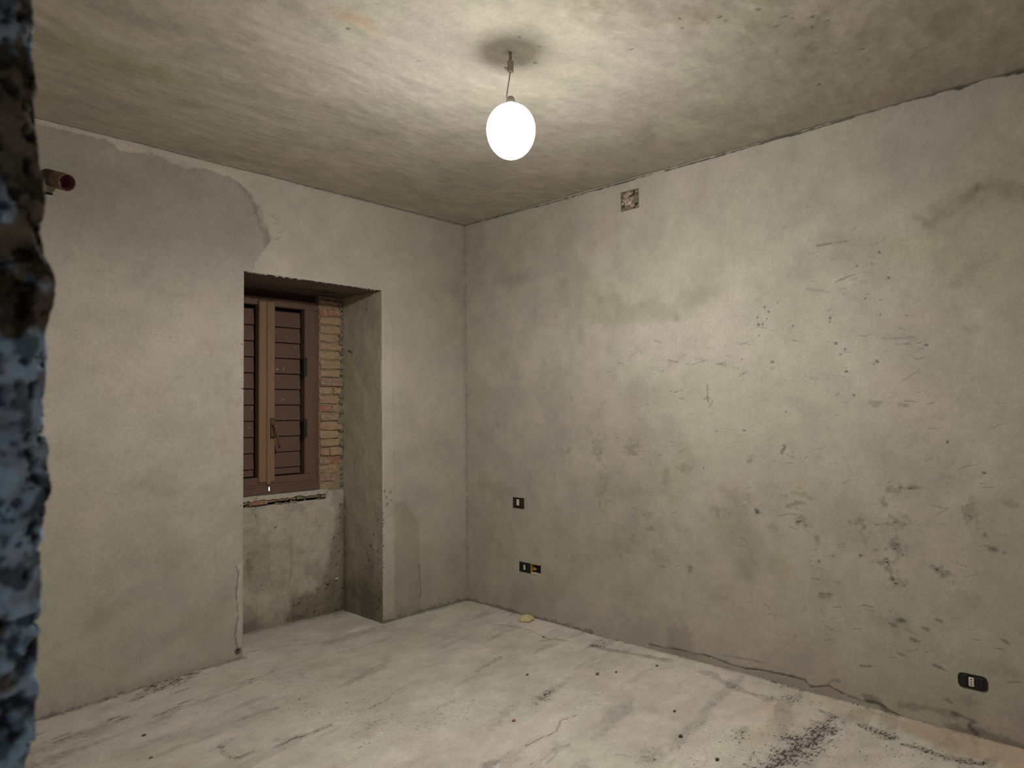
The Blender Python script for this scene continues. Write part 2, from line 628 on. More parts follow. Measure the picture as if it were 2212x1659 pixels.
def paint_left(c):
    base(c, 101)
    c.rgb *= .88
    # the smooth darker render coat with its ragged upper edge
    edge = [(40, 262), (150, 285), (232, 303), (250, 318), (268, 332), (300, 328), (335, 336), (372, 352), (390, 360), (432, 366), (470, 374),
            (500, 386), (520, 400), (540, 424), (553, 448), (560, 470), (566, 486), (576, 500), (584, 514), (578, 530), (560, 556), (540, 590), (528, 600),
            (524, 1420), (40, 1575)]
    i, m = c.polymask(edge, .004, .024, 30, 31)
    v = c.v[i]
    fade = sstep(2.02, 2.62, v)
    c._apply(i, m * fade, mul=(.74, .74, .755))
    c._apply(i, m, h=.004)
    c.line([(505, 388), (540, 424), (556, 452), (566, 486), (580, 512), (572, 535)], [.006, .022, .034, .038, .034, .012], noise=.7, mul=.80)
    # pale band outside the coat
    c.line([(80, 258), (150, 278), (235, 298), (270, 315), (340, 325), (420, 352), (480, 366)], [.010, .012, .02, .045, .03, .025, .02], noise=.6, mul=(1.10, 1.09, 1.07), h=.002)
    # broad lower strokes
    l = .055 * fbm(c.u * .9 + c.v * .5, c.v * 2.2 - c.u * 1.0, 3.2, 4, 140)
    c.rgb *= (1 + l * sstep(0, .4, 2.2 - c.v))[:, None]
    for p, rx, ry, a in [((285, 1045), .12, .05, 25), ((350, 1055), .12, .05, -20), ((390, 1190), .09, .12, 10), ((215, 690), .14, .10, -30),
                         ((370, 830), .10, .05, 40), ((300, 600), .15, .07, 30), ((250, 1310), .30, .05, 30), ((480, 1290), .07, .05, 10),
                         ((410, 1110), .05, .03, 60), ((330, 1400), .3, .05, 25)]:
        c.blob(p, rx, ry, a, soft=.9, noise=.6, ns=9, mul=.90)
    c.blob((440, 1340), .20, .12, 30, soft=.9, noise=.5, ns=8, mul=(.93, .94, .92))
    # plaster bead along the niche's left edge, split off at the foot
    c.poly([(509, 1225), (526, 1215), (525, 1402), (508, 1400)], .004, .004, 40, 33, mul=1.12, h=.004)
    c.line([(508, 1222), (514, 1240), (509, 1290), (513, 1330), (508, 1370), (511, 1402)], .0045, noise=.5, wave=.004, mul=.45, h=-.006)
    c.blob((514, 1408), .022, .018, 30, noise=.4, mul=.25, h=-.012)
    c.line([(523, 590), (521, 700), (522, 900), (521, 1200)], .012, noise=1.1, soft=.6, pit=.55)
    # piece between niche and corner: smoother band beside the edge, darker block low down
    c.poly([(826, 640), (848, 700), (852, 1335), (822, 1345)], .006, .006, 20, 35, mul=1.05, h=.003)
    c.poly([(853, 1090), (876, 1080), (905, 1130), (908, 1320), (853, 1335)], .012, .01, 14, 36, mul=(.84, .84, .83))
    c.blob((930, 980), .16, .30, 0, soft=.9, noise=.6, ns=5, mul=.94)
    c.blob((990, 640), .08, .2, 0, soft=.9, noise=.6, ns=7, mul=.92)
    c.pits([(832, 1060), (843, 1064), (834, 1075), (845, 1080), (836, 1090), (830, 1062)], .009, mul=.5)
    c.line([(826, 1100), (826, 1200), (824, 1330)], .016, noise=1.2, pit=.8)
    c.line([(906, 1220), (909, 1280), (905, 1290)], .006, noise=.8, mul=.6)
    # scuffs beside the coat edge
    for p in [(590, 466), (600, 472), (597, 482), (604, 514), (596, 516), (610, 500)]:
        c.blob(p, .028, .010, 25, noise=.8, mul=.84)
    # ragged joints with ceiling, corner and floor
    c.line([(560, 372), (640, 396), (720, 416), (860, 452), (1000, 487)], [.003, .005, .006, .005, .007], noise=.8, mul=.5, h=-.003)
    c.line([(-.002, 0), (-.002, 2.95)], .020, noise=1.5, soft=.9, raw=True, mul=.88, pit=.35)
    c.line([(-2.9, .005), (0, .005)], .020, noise=1.2, raw=True, mul=.62, pit=.4)
    c.line([(-2.9, .03), (0, .03)], .05, noise=.8, soft=.9, raw=True, mul=.88)


def paint_right(c):
    base(c, 201, .90)
    c.rgb *= (1 + .11 * fbm(c.u, c.v, 4.5, 5, 207, .65) + .06 * fbm(c.u, c.v * .6, 15, 4, 209))[:, None]
    c.blob((1850, 1310), 1.1, .40, 0, soft=1.2, noise=.5, ns=3, mul=1.10)
    c.blob((1560, 960), .6, .5, 0, soft=1.2, noise=.5, ns=3, mul=1.05)
    # old patch boundaries
    c.poly([(1285, 700), (1295, 640), (1318, 612), (1345, 648), (1372, 650), (1400, 642), (1450, 662), (1480, 632), (1522, 618), (1545, 640), (1500, 680),
            (1440, 690), (1400, 697), (1330, 707)], .03, .05, 12, 41, mul=(.87, .88, .83))
    c.poly([(1335, 708), (1440, 694), (1600, 655), (1680, 690), (1620, 770), (1480, 800), (1330, 770)], .06, .05, 9, 42, mul=(1.06, 1.05, 1.07))
    c.poly([(1215, 575), (1260, 560), (1290, 590), (1305, 640), (1280, 700), (1230, 700), (1200, 640)], .05, .05, 9, 43, mul=(.91, .92, .88))
    c.blob((1130, 597), .35, .06, 0, soft=.9, noise=.5, ns=8, mul=.90)
    c.blob((1255, 725), .05, .05, 0, soft=.8, noise=.6, mul=.88)
    c.blob((1462, 686), .03, .03, 0, soft=.8, noise=.6, mul=.82)
    c.line([(1430, 800), (1480, 770), (1540, 785), (1590, 790)], .018, noise=1.2, mul=.94, pit=.3)
    c.line([(1445, 778), (1462, 783)], .004, noise=.3, mul=.6)
    c.line([(1548, 786), (1562, 786)], .005, noise=.4, mul=.5)
    c.line([(1500, 786), (1530, 776)], .003, noise=.4, mul=.66)
    c.line([(1528, 832), (1529, 858), (1530, 868)], .005, noise=1.0, mul=.66)
    c.line([(1520, 862), (1530, 858), (1540, 866), (1532, 880)], .006, noise=1.2, mul=.76)
    c.line([(1230, 855), (1238, 866)], .004, mul=.7)
    # grey diagonal smear, upper right
    c.poly([(1990, 500), (2012, 478), (2045, 440), (2075, 418), (2110, 402), (2160, 396), (2212, 405), (2300, 430), (2300, 640), (2130, 640), (2010, 590), (1900, 560), (1850, 520)], .06, .05, 7, 44, mul=(.93, .93, .88))
    c.line([(2008, 486), (2030, 458), (2050, 438), (2080, 424), (2108, 408)], [.03, .05, .06, .045, .03], noise=.7, soft=.9, mul=(.80, .79, .78))
    c.line([(2108, 406), (2160, 398), (2190, 410), (2225, 424)], [.02, .035, .05, .05], noise=.7, soft=.9, mul=(.80, .80, .79))
    c.line([(1980, 470), (1998, 474)], .02, noise=.8, mul=.82)
    c.blob((1800, 512), .11, .035, 15, soft=.9, noise=.7, ns=12, mul=.90)
    c.blob((1740, 590), .16, .05, 8, soft=.9, noise=.7, ns=10, mul=.92)
    c.line([(1766, 531), (1798, 525), (1832, 520)], [.006, .004, .003], noise=.6, mul=.55)
    c.line([(1805, 609), (1825, 600), (1850, 592), (1880, 588)], [.004, .006, .003, .002], noise=.6, mul=.62)
    c.line([(1745, 623), (1790, 632)], .012, noise=.9, mul=.82)
    c.line([(1910, 733), (1975, 728)], .006, noise=.9, mul=.78)
    c.line([(1935, 743), (1965, 743)], .004, noise=.6, mul=.75)
    c.line([(1950, 822), (1985, 800)], .004, noise=.6, mul=.75)
    c.line([(2060, 620), (2110, 570), (2150, 550)], .03, noise=.9, soft=.9, mul=.92)
    c.blob((2098, 710), .04, .03, 20, noise=.8, soft=.9, mul=.85)
    pits = [(1680, 654), (1651, 664), (1636, 686), (1656, 689), (1638, 701), (1647, 701), (1640, 725), (1669, 782), (1793, 687), (1902, 680), (1884, 570),
            (1900, 545), (1851, 575), (1870, 645), (1806, 742), (1826, 755), (1816, 766), (1828, 803), (1845, 854), (1603, 776), (1888, 787), (1895, 781),
            (1520, 1010), (1691, 962), (1607, 930), (2047, 955), (1698, 890), (2126, 1022), (1920, 600), (1713, 704), (1793, 695), (2002, 745), (1660, 674)]
    c.pits(pits, .0062, mul=.36)
    for p, rx, ry, a, mu in [((1692, 972), .010, .024, 25, .5), ((1620, 995), .020, .014, -30, .7), ((1635, 1105), .022, .012, 20, .6), ((1713, 1090), .05, .016, -10, .66),
                             ((1733, 1126), .05, .03, 15, .74), ((1926, 1056), .035, .035, 20, .74), ((1907, 1084), .02, .03, 0, .66), ((1974, 1054), .04, .010, -5, .7),
                             ((1891, 872), .03, .018, 0, .74), ((1950, 875), .02, .012, 0, .66), ((2036, 1236), .05, .02, 25, .62), ((2138, 1183), .05, .012, 20, .55),
                             ((2128, 1156), .012, .016, 0, .6), ((1937, 1258), .04, .05, 0, .74), ((1922, 1236), .02, .035, -30, .7), ((1740, 1070), .05, .016, 10, .8),
                             ((1858, 1126), .045, .03, -25, .68), ((1949, 1129), .08, .035, 0, .76), ((1937, 1180), .03, .045, 10, .62), ((2096, 1112), .03, .075, 0, .74),
                             ((1867, 1166), .04, .05, 0, .82), ((1908, 1213), .05, .013, -8, .66), ((1898, 1187), .04, .012, -15, .68), ((1764, 1164), .012, .025, 0, .7),
                             ((1860, 1199), .02, .012, 0, .7), ((1795, 1200), .025, .012, 0, .75), ((1769, 1214), .010, .010, 0, .66), ((1673, 1140), .05, .04, 0, .84),
                             ((1668, 1047), .03, .02, 0, .84), ((2170, 1085), .05, .02, 20, .8), ((2088, 1290), .06, .03, 20, .84), ((1784, 1290), .03, .02, 0, .7),
                             ((1480, 1012), .05, .03, 0, .8), ((1291, 968), .045, .11, 0, .82), ((1294, 985), .03, .035, 30, .76), ((1364, 966), .05, .05, 0, .80), ((1368, 978), .03, .02, 0, .82),
                             ((1305, 1059), .05, .14, 0, .85), ((1296, 1085), .03, .03, 0, .84), ((1347, 1162), .12, .09, 20, .86), ((1235, 1035), .15, .06, 10, .91), ((1073, 1056), .2, .07, 0, .91),
                             ((1225, 976), .05, .025, 0, .82), ((1300, 880), .04, .04, 0, .88), ((1075, 918), .03, .03, 0, .86), ((1475, 862), .02, .01, 0, .8), ((1400, 1112), .06, .03, 10, .86),
                             ((1437, 1032), .03, .05, 0, .84), ((1405, 1143), .03, .02, 0, .72), ((1440, 1195), .10, .08, 0, .9), ((1580, 1065), .12, .05, 25, .85), ((1550, 1105), .06, .04, 20, .8),
                             ((1490, 1232), .02, .03, 0, .7), ((1270, 1205), .3, .05, -8, .93), ((1380, 1060), .2, .12, 0, .95)]:
        c.blob(p, rx, ry, a, soft=.8, noise=1.25, ns=42, mul=(mu * 1.02, mu * 1.02, mu * .98), pit=.5 if mu < .8 else .2)
    c.poly([(1465, 952), (1497, 968), (1510, 992), (1492, 1040), (1480, 1085), (1440, 1095), (1425, 1010)], .04, .05, 10, 46, mul=(.90, .91, .86))
    c.poly([(1525, 1120), (1560, 1095), (1600, 1080), (1632, 1130), (1660, 1180), (1702, 1200), (1690, 1228), (1640, 1225), (1618, 1255), (1590, 1240), (1550, 1185)],
           .06, .05, 10, 47, mul=(.83, .84, .77), pit=.1)
    c.poly([(1715, 1240), (1800, 1225), (1822, 1290), (1780, 1310), (1700, 1310)], .07, .05, 9, 48, mul=.9)
    c.line([(1752, 1248), (1775, 1254), (1814, 1259)], [.004, .003, .002], noise=.5, mul=.55)
    c.blob((1700, 1235), .06, .05, 0, noise=.6, soft=.9, mul=(1.0, .92, .86))
    c.blob((1725, 1050), .05, .05, 0, noise=.4, soft=.9, mul=(1.03, .94, .89))
    # damp patches near the floor
    c.poly([(1358, 1390), (1362, 1345), (1385, 1330), (1415, 1352), (1428, 1400)], .04, .05, 14, 49, mul=.90)
    c.poly([(1436, 1402), (1440, 1362), (1462, 1352), (1482, 1356), (1497, 1380), (1504, 1425), (1470, 1420)], .022, .035, 16, 50, mul=(.87, .86, .85))
    kerb = [(1400, 1392), (1500, 1412), (1540, 1420), (1577, 1435), (1610, 1444), (1654, 1449), (1700, 1460), (1738, 1470), (1751, 1484), (1790, 1483), (1822, 1499),
            (1854, 1512), (1899, 1522), (1944, 1548), (2000, 1560), (2080, 1590), (2212, 1625)]
    c.poly(kerb + [(2260, 1660), (1400, 1420)], .006, .008, 24, 51, mul=(.90, .89, .88), h=-.004)
    c.line(kerb[:14], [.003, .004, .004, .005, .006, .005, .006, .008, .008, .005, .006, .007, .006, .004], noise=1.3, wave=.006, mul=.58, h=-.003)
    c.line([(1560, 1415), (1620, 1425), (1650, 1432)], .006, noise=.9, mul=.72)
    c.line([(1790, 1476), (1803, 1469), (1812, 1472)], .008, noise=1.2, mul=.72)
    c.line([(1860, 1438), (1882, 1440)], .006, noise=.5, mul=.55)
    c.line([(1870, 1508), (1900, 1520), (1915, 1535)], .022, noise=.8, mul=.62)
    c.line([(1950, 1525), (2010, 1530), (2060, 1545)], .02, noise=1.0, mul=.74)
    c.line([(2060, 1540), (2105, 1558), (2090, 1568), (2110, 1585)], .010, noise=.8, mul=.55)
    c.line([(2050, 1575), (2130, 1590), (2212, 1615)], .03, noise=1.0, mul=.66, pit=.3)
    for p in [(2025, 1439), (1945, 1413), (1972, 1382), (1982, 1385), (2048, 1513), (1943, 1340), (1928, 1350), (1950, 1340), (2000, 1358), (2028, 1340), (2170, 1385)]:
        c.blob(p, .020, .010, 15, noise=.6, mul=.62)
    c.blob((1925, 1345), .10, .05, 0, noise=.8, soft=.9, mul=.84, pit=.2)
    c.blob((2110, 1435), .18, .05, 0, noise=.8, soft=.9, mul=.88, pit=.2)
    c.blob((2090, 1512), .06, .03, 0, noise=.8, soft=.9, mul=.82)
    # trowel scratches over the lower middle
    def bx(a, b):
        p, q = at_right(*a), at_right(*b)
        return (min(p[0], q[0]), max(p[0], q[0]), min(p[1], q[1]), max(p[1], q[1]))
    strokes(c, 260, 61, [bx((1330, 740), (1620, 1000)), bx((1600, 640), (2000, 860)), bx((1600, 960), (1800, 1250)), bx((1760, 860), (2180, 1260)), bx((1250, 900), (1500, 1250)),
                         bx((1600, 1250), (2200, 1500))], (.015, .08), (.0015, .0034), (-28, 28), (.58, .86))
    strokes(c, 40, 62, [bx((1040, 700), (1330, 1250)), bx((1640, 480), (1900, 640))], (.02, .08), (.0025, .004), (-30, 30), (.75, .9))
    c.pit += .12 * sstep(-.1, .3, fbm(c.u, c.v, 1.7, 3, 66)) * sstep(-.6, -1.6, c.u)
    # cracked joint with the ceiling, wider to the right
    crack = [(1003, 487), (1210, 432), (1310, 403), (1420, 373), (1520, 345), (1600, 322), (1660, 304), (1720, 288), (1800, 265), (1832, 253), (1900, 232), (1960, 215),
             (2015, 204), (2040, 191), (2080, 185), (2105, 178), (2135, 163), (2180, 155), (2215, 146), (2300, 120)]
    c.line(crack, [.004, .004, .005, .004, .006, .005, .005, .006, .006, .010, .010, .009, .008, .014, .016, .009, .011, .016, .012, .010], noise=.8, wave=.003, mul=.26, h=-.010)
    c.line([(-.002, 0), (-.002, 2.95)], .016, noise=1.5, soft=.9, raw=True, mul=.84, pit=.3)
    c.line([(-1.2, .004), (0, .004)], .016, noise=1.2, raw=True, mul=.6, pit=.4)


def paint_ceiling(c):
    base(c, 301, 1.0)
    u, v = c.u, c.v
    s = fbm(u * .9, v * 2.4 + .9 * fbm(u, v, 1.2, 2, 308), 2.2, 5, 310, .65)
    c.rgb *= (1 + .15 * s)[:, None]
    c.rgb *= (1 + .13 * fbm(u * .8, v * 1.6, 11, 5, 318, .65))[:, None]
    c.h += .0024 * s + .0014 * fbm(u * .7, v * 2.5, 9, 4, 320)
    c.rgb *= np.where(v > -.02, .9, 1)[:, None]
    c.pits([(1570, 43), (1556, 36), (1698, 34), (1716, 38), (1756, 36), (1681, 56), (1806, 115), (1864, 107), (1771, 183), (1364, 106), (720, 77), (750, 62), (905, 133),
            (1165, 100), (1155, 136), (1122, 79), (1475, 60), (1640, 20), (1790, 45)], .0075)
    c.blob((1745, 125), .16, .10, 30, noise=.6, soft=.9, mul=.86)
    for p in [(1560, 20), (1500, 30), (1330, 25), (1250, 15), (1650, 50), (1800, 20), (1900, 60), (1760, 80), (2040, 40), (1400, 40)]:
        c.blob(p, .16, .08, 35, noise=.9, soft=.9, ns=12, mul=(.86, .86, .80), pit=.25)
    c.blob((770, 42), .14, .05, 5, noise=.6, soft=.9, mul=(1.04, .95, .88))
    c.line([(700, 26), (740, 30), (785, 45), (800, 60)], .03, noise=.7, soft=.9, mul=(1.0, .92, .86))
    c.blob((530, 345), .4, .06, 0, noise=.6, soft=.9, mul=(.92, .91, .80))
    c.blob((250, 130), .5, .10, 0, noise=.6, soft=.9, mul=(.93, .92, .82))
    c.blob((400, 60), .5, .16, 0, noise=.7, soft=.9, mul=.93)
    c.blob((560, 200), .5, .12, 0, noise=.7, soft=.9, mul=.94)
    c.line([(-2.9, -.004), (0, -.004)], .014, noise=1.0, raw=True, mul=.75)
    c.line([(-.004, -3.9), (-.004, 0)], .012, noise=1.0, raw=True, mul=.7)


def paint_floor(c):
    u, v = c.u, c.v
    base(c, 401, 1.40)
    s = fbm(u * .55 + v * .12, v * 2.6 - u * .3, 2.6, 5, 410)
    c.rgb *= (1 + .10 * s)[:, None]
    streak = sstep(.16, .42, fbm(u * .6 + v * .2, v * 3.0 - u * .5, 3.0, 5, 420))
    c.rgb *= (1 - .16 * streak)[:, None]
    far = sstep(-2.05, -.75, v + .35 * fbm(u, v, 1.6, 4, 433)) * sstep(-.15, -.75, u + .2 * fbm(u, v, 2.1, 3, 436) - .25 * v - .3)  # lamp falloff painted into the floor colour, darker at the far walls
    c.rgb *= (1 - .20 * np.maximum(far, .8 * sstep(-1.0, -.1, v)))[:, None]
    c.rgb *= (1 + .12 * fbm(u * .7, v * 1.5, 5.5, 5, 423) + .10 * fbm(u, v * 1.4, 19, 4, 427))[:, None] * np.array((.985, 1.0, 1.03))[None, :]
    c.pit += .26 * streak + .19 + .25 * sstep(.05, .4, fbm(u, v, 2.3, 4, 425))
    c.h += .004 * fbm(u, v, 2.5, 3, 430) + .0015 * s
    # the screed rises towards the niche
    near = np.exp(-((u + 1.9) / .75) ** 2 - ((v - .10) / .40) ** 2)
    c.h += .034 * near
    # light dusty patches
    for p, r in [((640, 1560), .35), ((1000, 1480), .35), ((1300, 1530), .4), ((800, 1620), .3), ((1560, 1590), .3), ((880, 1400), .3)]:
        c.blob(p, r, r * .4, 8, noise=.6, soft=.9, ns=5, mul=1.05)
    # tan dusty strip along the right wall
    c.poly([(1640, 1478), (1740, 1498), (1830, 1520), (1960, 1550), (2240, 1622), (2300, 1700), (2120, 1659), (2010, 1606), (1900, 1568), (1830, 1545), (1740, 1520)],
           .04, .09, 7, 71, mul=(.98, .90, .85))
    c.poly([(1880, 1535), (2240, 1618), (2300, 1700), (2140, 1650), (2000, 1598)], .04, .07, 7, 72, mul=(.95, .875, .84))
    c.blob((1690, 1545), .16, .16, 0, noise=.6, soft=.9, mul=(1.04, .96, .90))
    c.blob((1640, 1585), .12, .08, 0, noise=.6, soft=.9, mul=(1.05, .96, .90))
    c.blob((400, 1650), .07, .04, 0, noise=.5, soft=.9, mul=(1.05, .92, .84))
    c.blob((555, 1388), .10, .03, 0, noise=.5, soft=.9, mul=(1.05, .90, .82))
    # dark gritty sweepings
    c.line([(1640, 1662), (1690, 1640), (1720, 1612), (1760, 1592), (1785, 1565), (1800, 1550), (1775, 1535)], [.05, .07, .07, .06, .06, .05, .02], noise=1.0, soft=.9, mul=(.68, .69, .72), pit=.50)
    c.line([(1860, 1568), (1890, 1580), (1930, 1595)], .03, noise=.9, mul=.72, pit=.3)
    c.line([(1960, 1610), (2040, 1635), (2120, 1650)], .03, noise=.9, mul=.7, pit=.4)
    c.blob((1410, 1632), .10, .05, 20, noise=.8, soft=.9, mul=.74, pit=.4)
    c.blob((1180, 1503), .16, .05, 15, noise=.9, soft=.9, mul=.80, pit=.35)
    c.blob((1090, 1545), .18, .04, 20, noise=.9, soft=.9, mul=.82, pit=.3)
    c.blob((1060, 1650), .07, .03, 0, noise=.6, mul=.62, pit=.2)
    c.line([(1280, 1395), (1320, 1405), (1400, 1418), (1440, 1425)], .03, noise=1.0, mul=.74, pit=.4)
    c.line([(1520, 1450), (1560, 1470), (1600, 1490), (1660, 1510)], .035, noise=1.0, mul=.76, pit=.3)
    c.line([(1050, 1345), (1100, 1352), (1140, 1360), (1190, 1382)], .012, noise=1.0, mul=.78)
    c.line([(1165, 1385), (1200, 1380), (1230, 1386)], .012, noise=1.0, mul=.74, pit=.2)
    c.line([(1030, 1450), (1080, 1420)], .022, noise=1.0, mul=.8, pit=.4)
    c.line([(590, 1602), (650, 1592), (720, 1568)], .022, noise=1.5, soft=.9, mul=.84, pit=.4)
    c.line([(500, 1560), (545, 1545), (600, 1530)], .014, noise=1.0, mul=.82, pit=.3)
    c.line([(475, 1612), (490, 1634), (520, 1637)], .014, noise=1.5, soft=.9, mul=.82, pit=.4)
    for p in [(240, 1557), (270, 1554), (300, 1515), (390, 1500), (130, 1592), (135, 1598), (75, 1590), (370, 1535), (345, 1545), (400, 1520), (530, 1630), (610, 1607)]:
        c.blob(p, .05, .012, 4, noise=.7, mul=.62, pit=.2)
    c.blob((170, 1590), .30, .06, 5, noise=.9, soft=.9, mul=.82, pit=.35)
    c.blob((110, 1640), .20, .05, 5, noise=.9, soft=.9, mul=.78, pit=.35)
    c.blob((350, 1490), .30, .06, 8, noise=.9, soft=.9, mul=.88, pit=.3)
    c.line([(530, 1420), (620, 1402), (700, 1392), (760, 1360)], .010, noise=1.0, mul=.84)
    # a hairline crack
    c.line([(1136, 1612), (1160, 1598), (1180, 1590), (1203, 1580), (1208, 1566), (1214, 1556), (1228, 1552), (1245, 1545)], .0045, noise=.7, wave=.006, mul=.5)
    c.line([(1180, 1648), (1205, 1625), (1232, 1606)], .006, noise=.9, wave=.006, mul=.72)
    c.line([(1330, 1628), (1380, 1636), (1400, 1645)], .004, noise=.7, mul=.66)
    # dirt in the joint with the walls
    c.line([(-2.9, 0), (NX0, 0)], .03, noise=1.1, raw=True, mul=.72, pit=.4)
    c.line([(NX1, 0), (0, 0)], .02, noise=1.1, raw=True, mul=.78, pit=.3)
    c.line([(0, -3.6), (0, 0)], .015, noise=1.1, raw=True, mul=.8, pit=.3)
    c.line([(-1.8, .47), (-.8, .47)], .03, noise=1.1, raw=True, mul=.78, pit=.3)


def paint_parapet(c):
    base(c, 501, .98)
    u, v = c.u, c.v
    c.rgb *= np.array((1.0, .985, .96))[None, :]
    m = sstep(-.1, .25, fbm(u, v, 6, 5, 510))
    c.rgb *= (1 - .20 * m)[:, None]
    c.rgb *= (1 + .18 * fbm(u, v, 16, 5, 515, .7))[:, None]
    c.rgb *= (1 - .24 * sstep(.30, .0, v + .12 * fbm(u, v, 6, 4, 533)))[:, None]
    c.pit += .22
    c.h += .004 * fbm(u, v, 7, 4, 520)
    cv2 = c.conv
    c.poly([(760, 1050), (733, 1085), (722, 1130), (712, 1180), (706, 1225), (694, 1262), (672, 1275), (648, 1288), (624, 1280), (620, 1345), (760, 1340)],
           .035, .05, 16, 53, mul=(.62, .585, .55), pit=.25, h=-.003)
    c.line([(742, 1100), (744, 1200), (742, 1325)], .035, noise=.7, soft=.9, mul=.74)
    c.poly([(527, 1300), (545, 1310), (560, 1355), (527, 1380)], .02, .02, 16, 54, mul=.74)
    c.line([(627, 1160), (630, 1220), (622, 1280)], .012, noise=.9, soft=.9, mul=.84)
    c.blob((575, 1330), .10, .07, 0, noise=.5, soft=.8, mul=(1.02, 1.02, .9))
    c.blob((640, 1335), .05, .04, 20, noise=.5, mul=.74)
    c.blob((537, 1225), .03, .08, 0, noise=.7, mul=(.78, .77, .66))
    c.blob((548, 1195), .05, .02, 0, noise=.8, mul=(.84, .83, .72))
    c.blob((718, 1275), .06, .10, 0, noise=.6, mul=.8)
    c.line([(520, 1380), (742, 1328)], .02, noise=1.0, mul=.62)


def paint_jambside(c):
    base(c, 601, .94)
    c.rgb *= np.array((.98, .98, .95))[None, :]
    c.pit += .18
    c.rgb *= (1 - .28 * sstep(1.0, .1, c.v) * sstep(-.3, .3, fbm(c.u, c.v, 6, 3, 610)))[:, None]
    c.blob((778, 1290), .30, .35, 0, noise=.5, soft=.9, mul=.84, pit=.15)
    c.line([(740, 1080), (742, 1200), (744, 1325)], .05, noise=.7, soft=.9, mul=.64, pit=.2)
    c.line([(738, 640), (738, 850), (736, 1060)], .03, noise=1.0, soft=.9, mul=.84, pit=.3)
    c.blob((755, 760), .04, .010, 20, noise=.4, mul=.25, h=-.004)
    c.pits([(752, 715), (790, 668), (770, 905), (765, 1000), (806, 1155), (790, 1195), (793, 1200), (800, 1180), (815, 1190), (814, 1250), (812, 1268), (818, 1296),
            (806, 1303), (755, 1310), (796, 1210), (788, 1230), (804, 1225)], .009, mul=.45)
    c.line([(812, 1120), (820, 1200), (818, 1330)], .05, noise=1.2, soft=.9, pit=.35)
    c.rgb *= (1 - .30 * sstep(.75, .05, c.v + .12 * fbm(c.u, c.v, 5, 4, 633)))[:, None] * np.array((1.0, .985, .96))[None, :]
    c.h += .004 * fbm(c.u, c.v, 8, 4, 620)


def paint_soffit(c):
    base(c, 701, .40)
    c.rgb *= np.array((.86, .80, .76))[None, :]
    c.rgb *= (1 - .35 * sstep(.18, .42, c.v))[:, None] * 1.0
    c.pit += .3
    c.h += .008 * fbm(c.u, c.v, 9, 4, 720)
    c.blob((-1.02, .34), .09, .05, 10, noise=.7, mul=.45, h=-.006)
    c.blob((-1.2, .30), .16, .03, 5, noise=.9, mul=.7)


# switch boxes let into the right wall: (y0, y1, z0, z1)
def rect_r(a, b):
    p, q = at_right(*a), at_right(*b)
    return [min(p[0], q[0]), max(p[0], q[0]), min(p[1], q[1]), max(p[1], q[1])]


BOX_UP = [-.612, -.502, .765, .838]
BOX_LOW = [-.768, -.560, .308, .378]
BOX_RIGHT = [-3.392, -3.289, .211, .266]
BOX_TOP = [-1.628, -1.492, 2.752, 2.878]
holes_r = [BOX_UP, BOX_LOW, BOX_RIGHT, BOX_TOP]

st = .0065
us = axis_lines(-3.0, 0.0, st, [NX0, NX1])
vs = axis_lines(-.03, HC + .01, st, [NZ, 0.0])
wall_left = surface('wall_left', us, vs, lambda u, v, h: (u, -h, v), paint_left, at_left, M_wall, [(NX0, NX1, -.04, NZ)], fade=.02)
struct(wall_left, 'grey plastered wall with the window niche and a ragged render edge')
st = .0052
us = axis_lines(-3.75, 0.0, st, [e for h in holes_r for e in h[:2]])
vs = axis_lines(-.03, HC + .01, st, [e for h in holes_r for e in h[2:]])
wall_right = surface('wall_right', us, vs, lambda u, v, h: (-h, u, v), paint_right, at_right, M_wall, holes_r, flip=True, fade=.012)
struct(wall_right, 'stained grey plaster wall with switch boxes, right of the corner')
ceiling = surface('ceiling', axis_lines(WX - .02, .03, .009), axis_lines(SY - .02, .03, .009), lambda u, v, h: (u, v, HC - h), paint_ceiling, at_ceil, M_ceil, flip=True)
struct(ceiling, 'mottled grey plaster ceiling with brush streaks')
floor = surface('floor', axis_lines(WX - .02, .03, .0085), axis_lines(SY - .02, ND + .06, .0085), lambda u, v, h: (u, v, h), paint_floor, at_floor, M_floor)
struct(floor, 'dusty pale screed floor with dark gritty streaks')


def plain_paint(seed, tone=.95):
    def f(c):
        base(c, seed, tone)
    return f


def plane(name, us, vs, f3, seed, flip=False, holes=()):
    return struct(surface(name, us, vs, f3, plain_paint(seed), lambda a, b: (a, b), M_wall, holes, flip))


# walls out of the frame, and the corridor behind the camera
DY0, DY1, DH = -4.45, -3.57, 2.1
plane('wall_left_end', axis_lines(WX - .02, -3.0, .1), axis_lines(-.03, HC + .01, .1), lambda u, v, h: (u, -h * 0, v), 801)
plane('wall_right_end', axis_lines(SY - .02, -3.75, .1), axis_lines(-.03, HC + .01, .1), lambda u, v, h: (h * 0, u, v), 802, True)
plane('wall_back', axis_lines(WX - .02, .02, .1), axis_lines(-.03, HC + .01, .1), lambda u, v, h: (u, SY + h, v), 803, True)
plane('wall_front', axis_lines(SY - .02, .02, .08, [DY0, DY1]), axis_lines(-.03, HC + .01, .08, [DH]), lambda u, v, h: (WX + h * 0, u, v), 804, False, [(DY0, DY1, -.05, DH)])
plane('wall_corridor', axis_lines(-6.6, -2.4, .1), axis_lines(-.03, HC, .1), lambda u, v, h: (-5.4 + h, u, v), 805)
plane('wall_corridor_end', axis_lines(-5.42, -4.03, .1), axis_lines(-.03, HC, .1), lambda u, v, h: (u, -2.4 - h, v), 806)
plane('wall_corridor_side', axis_lines(-6.6, -2.38, .08, [DY0, DY1]), axis_lines(-.03, HC, .08, [DH]), lambda u, v, h: (-4.05 + h * 0, u, v), 807, True, [(DY0, DY1, -.05, DH)])
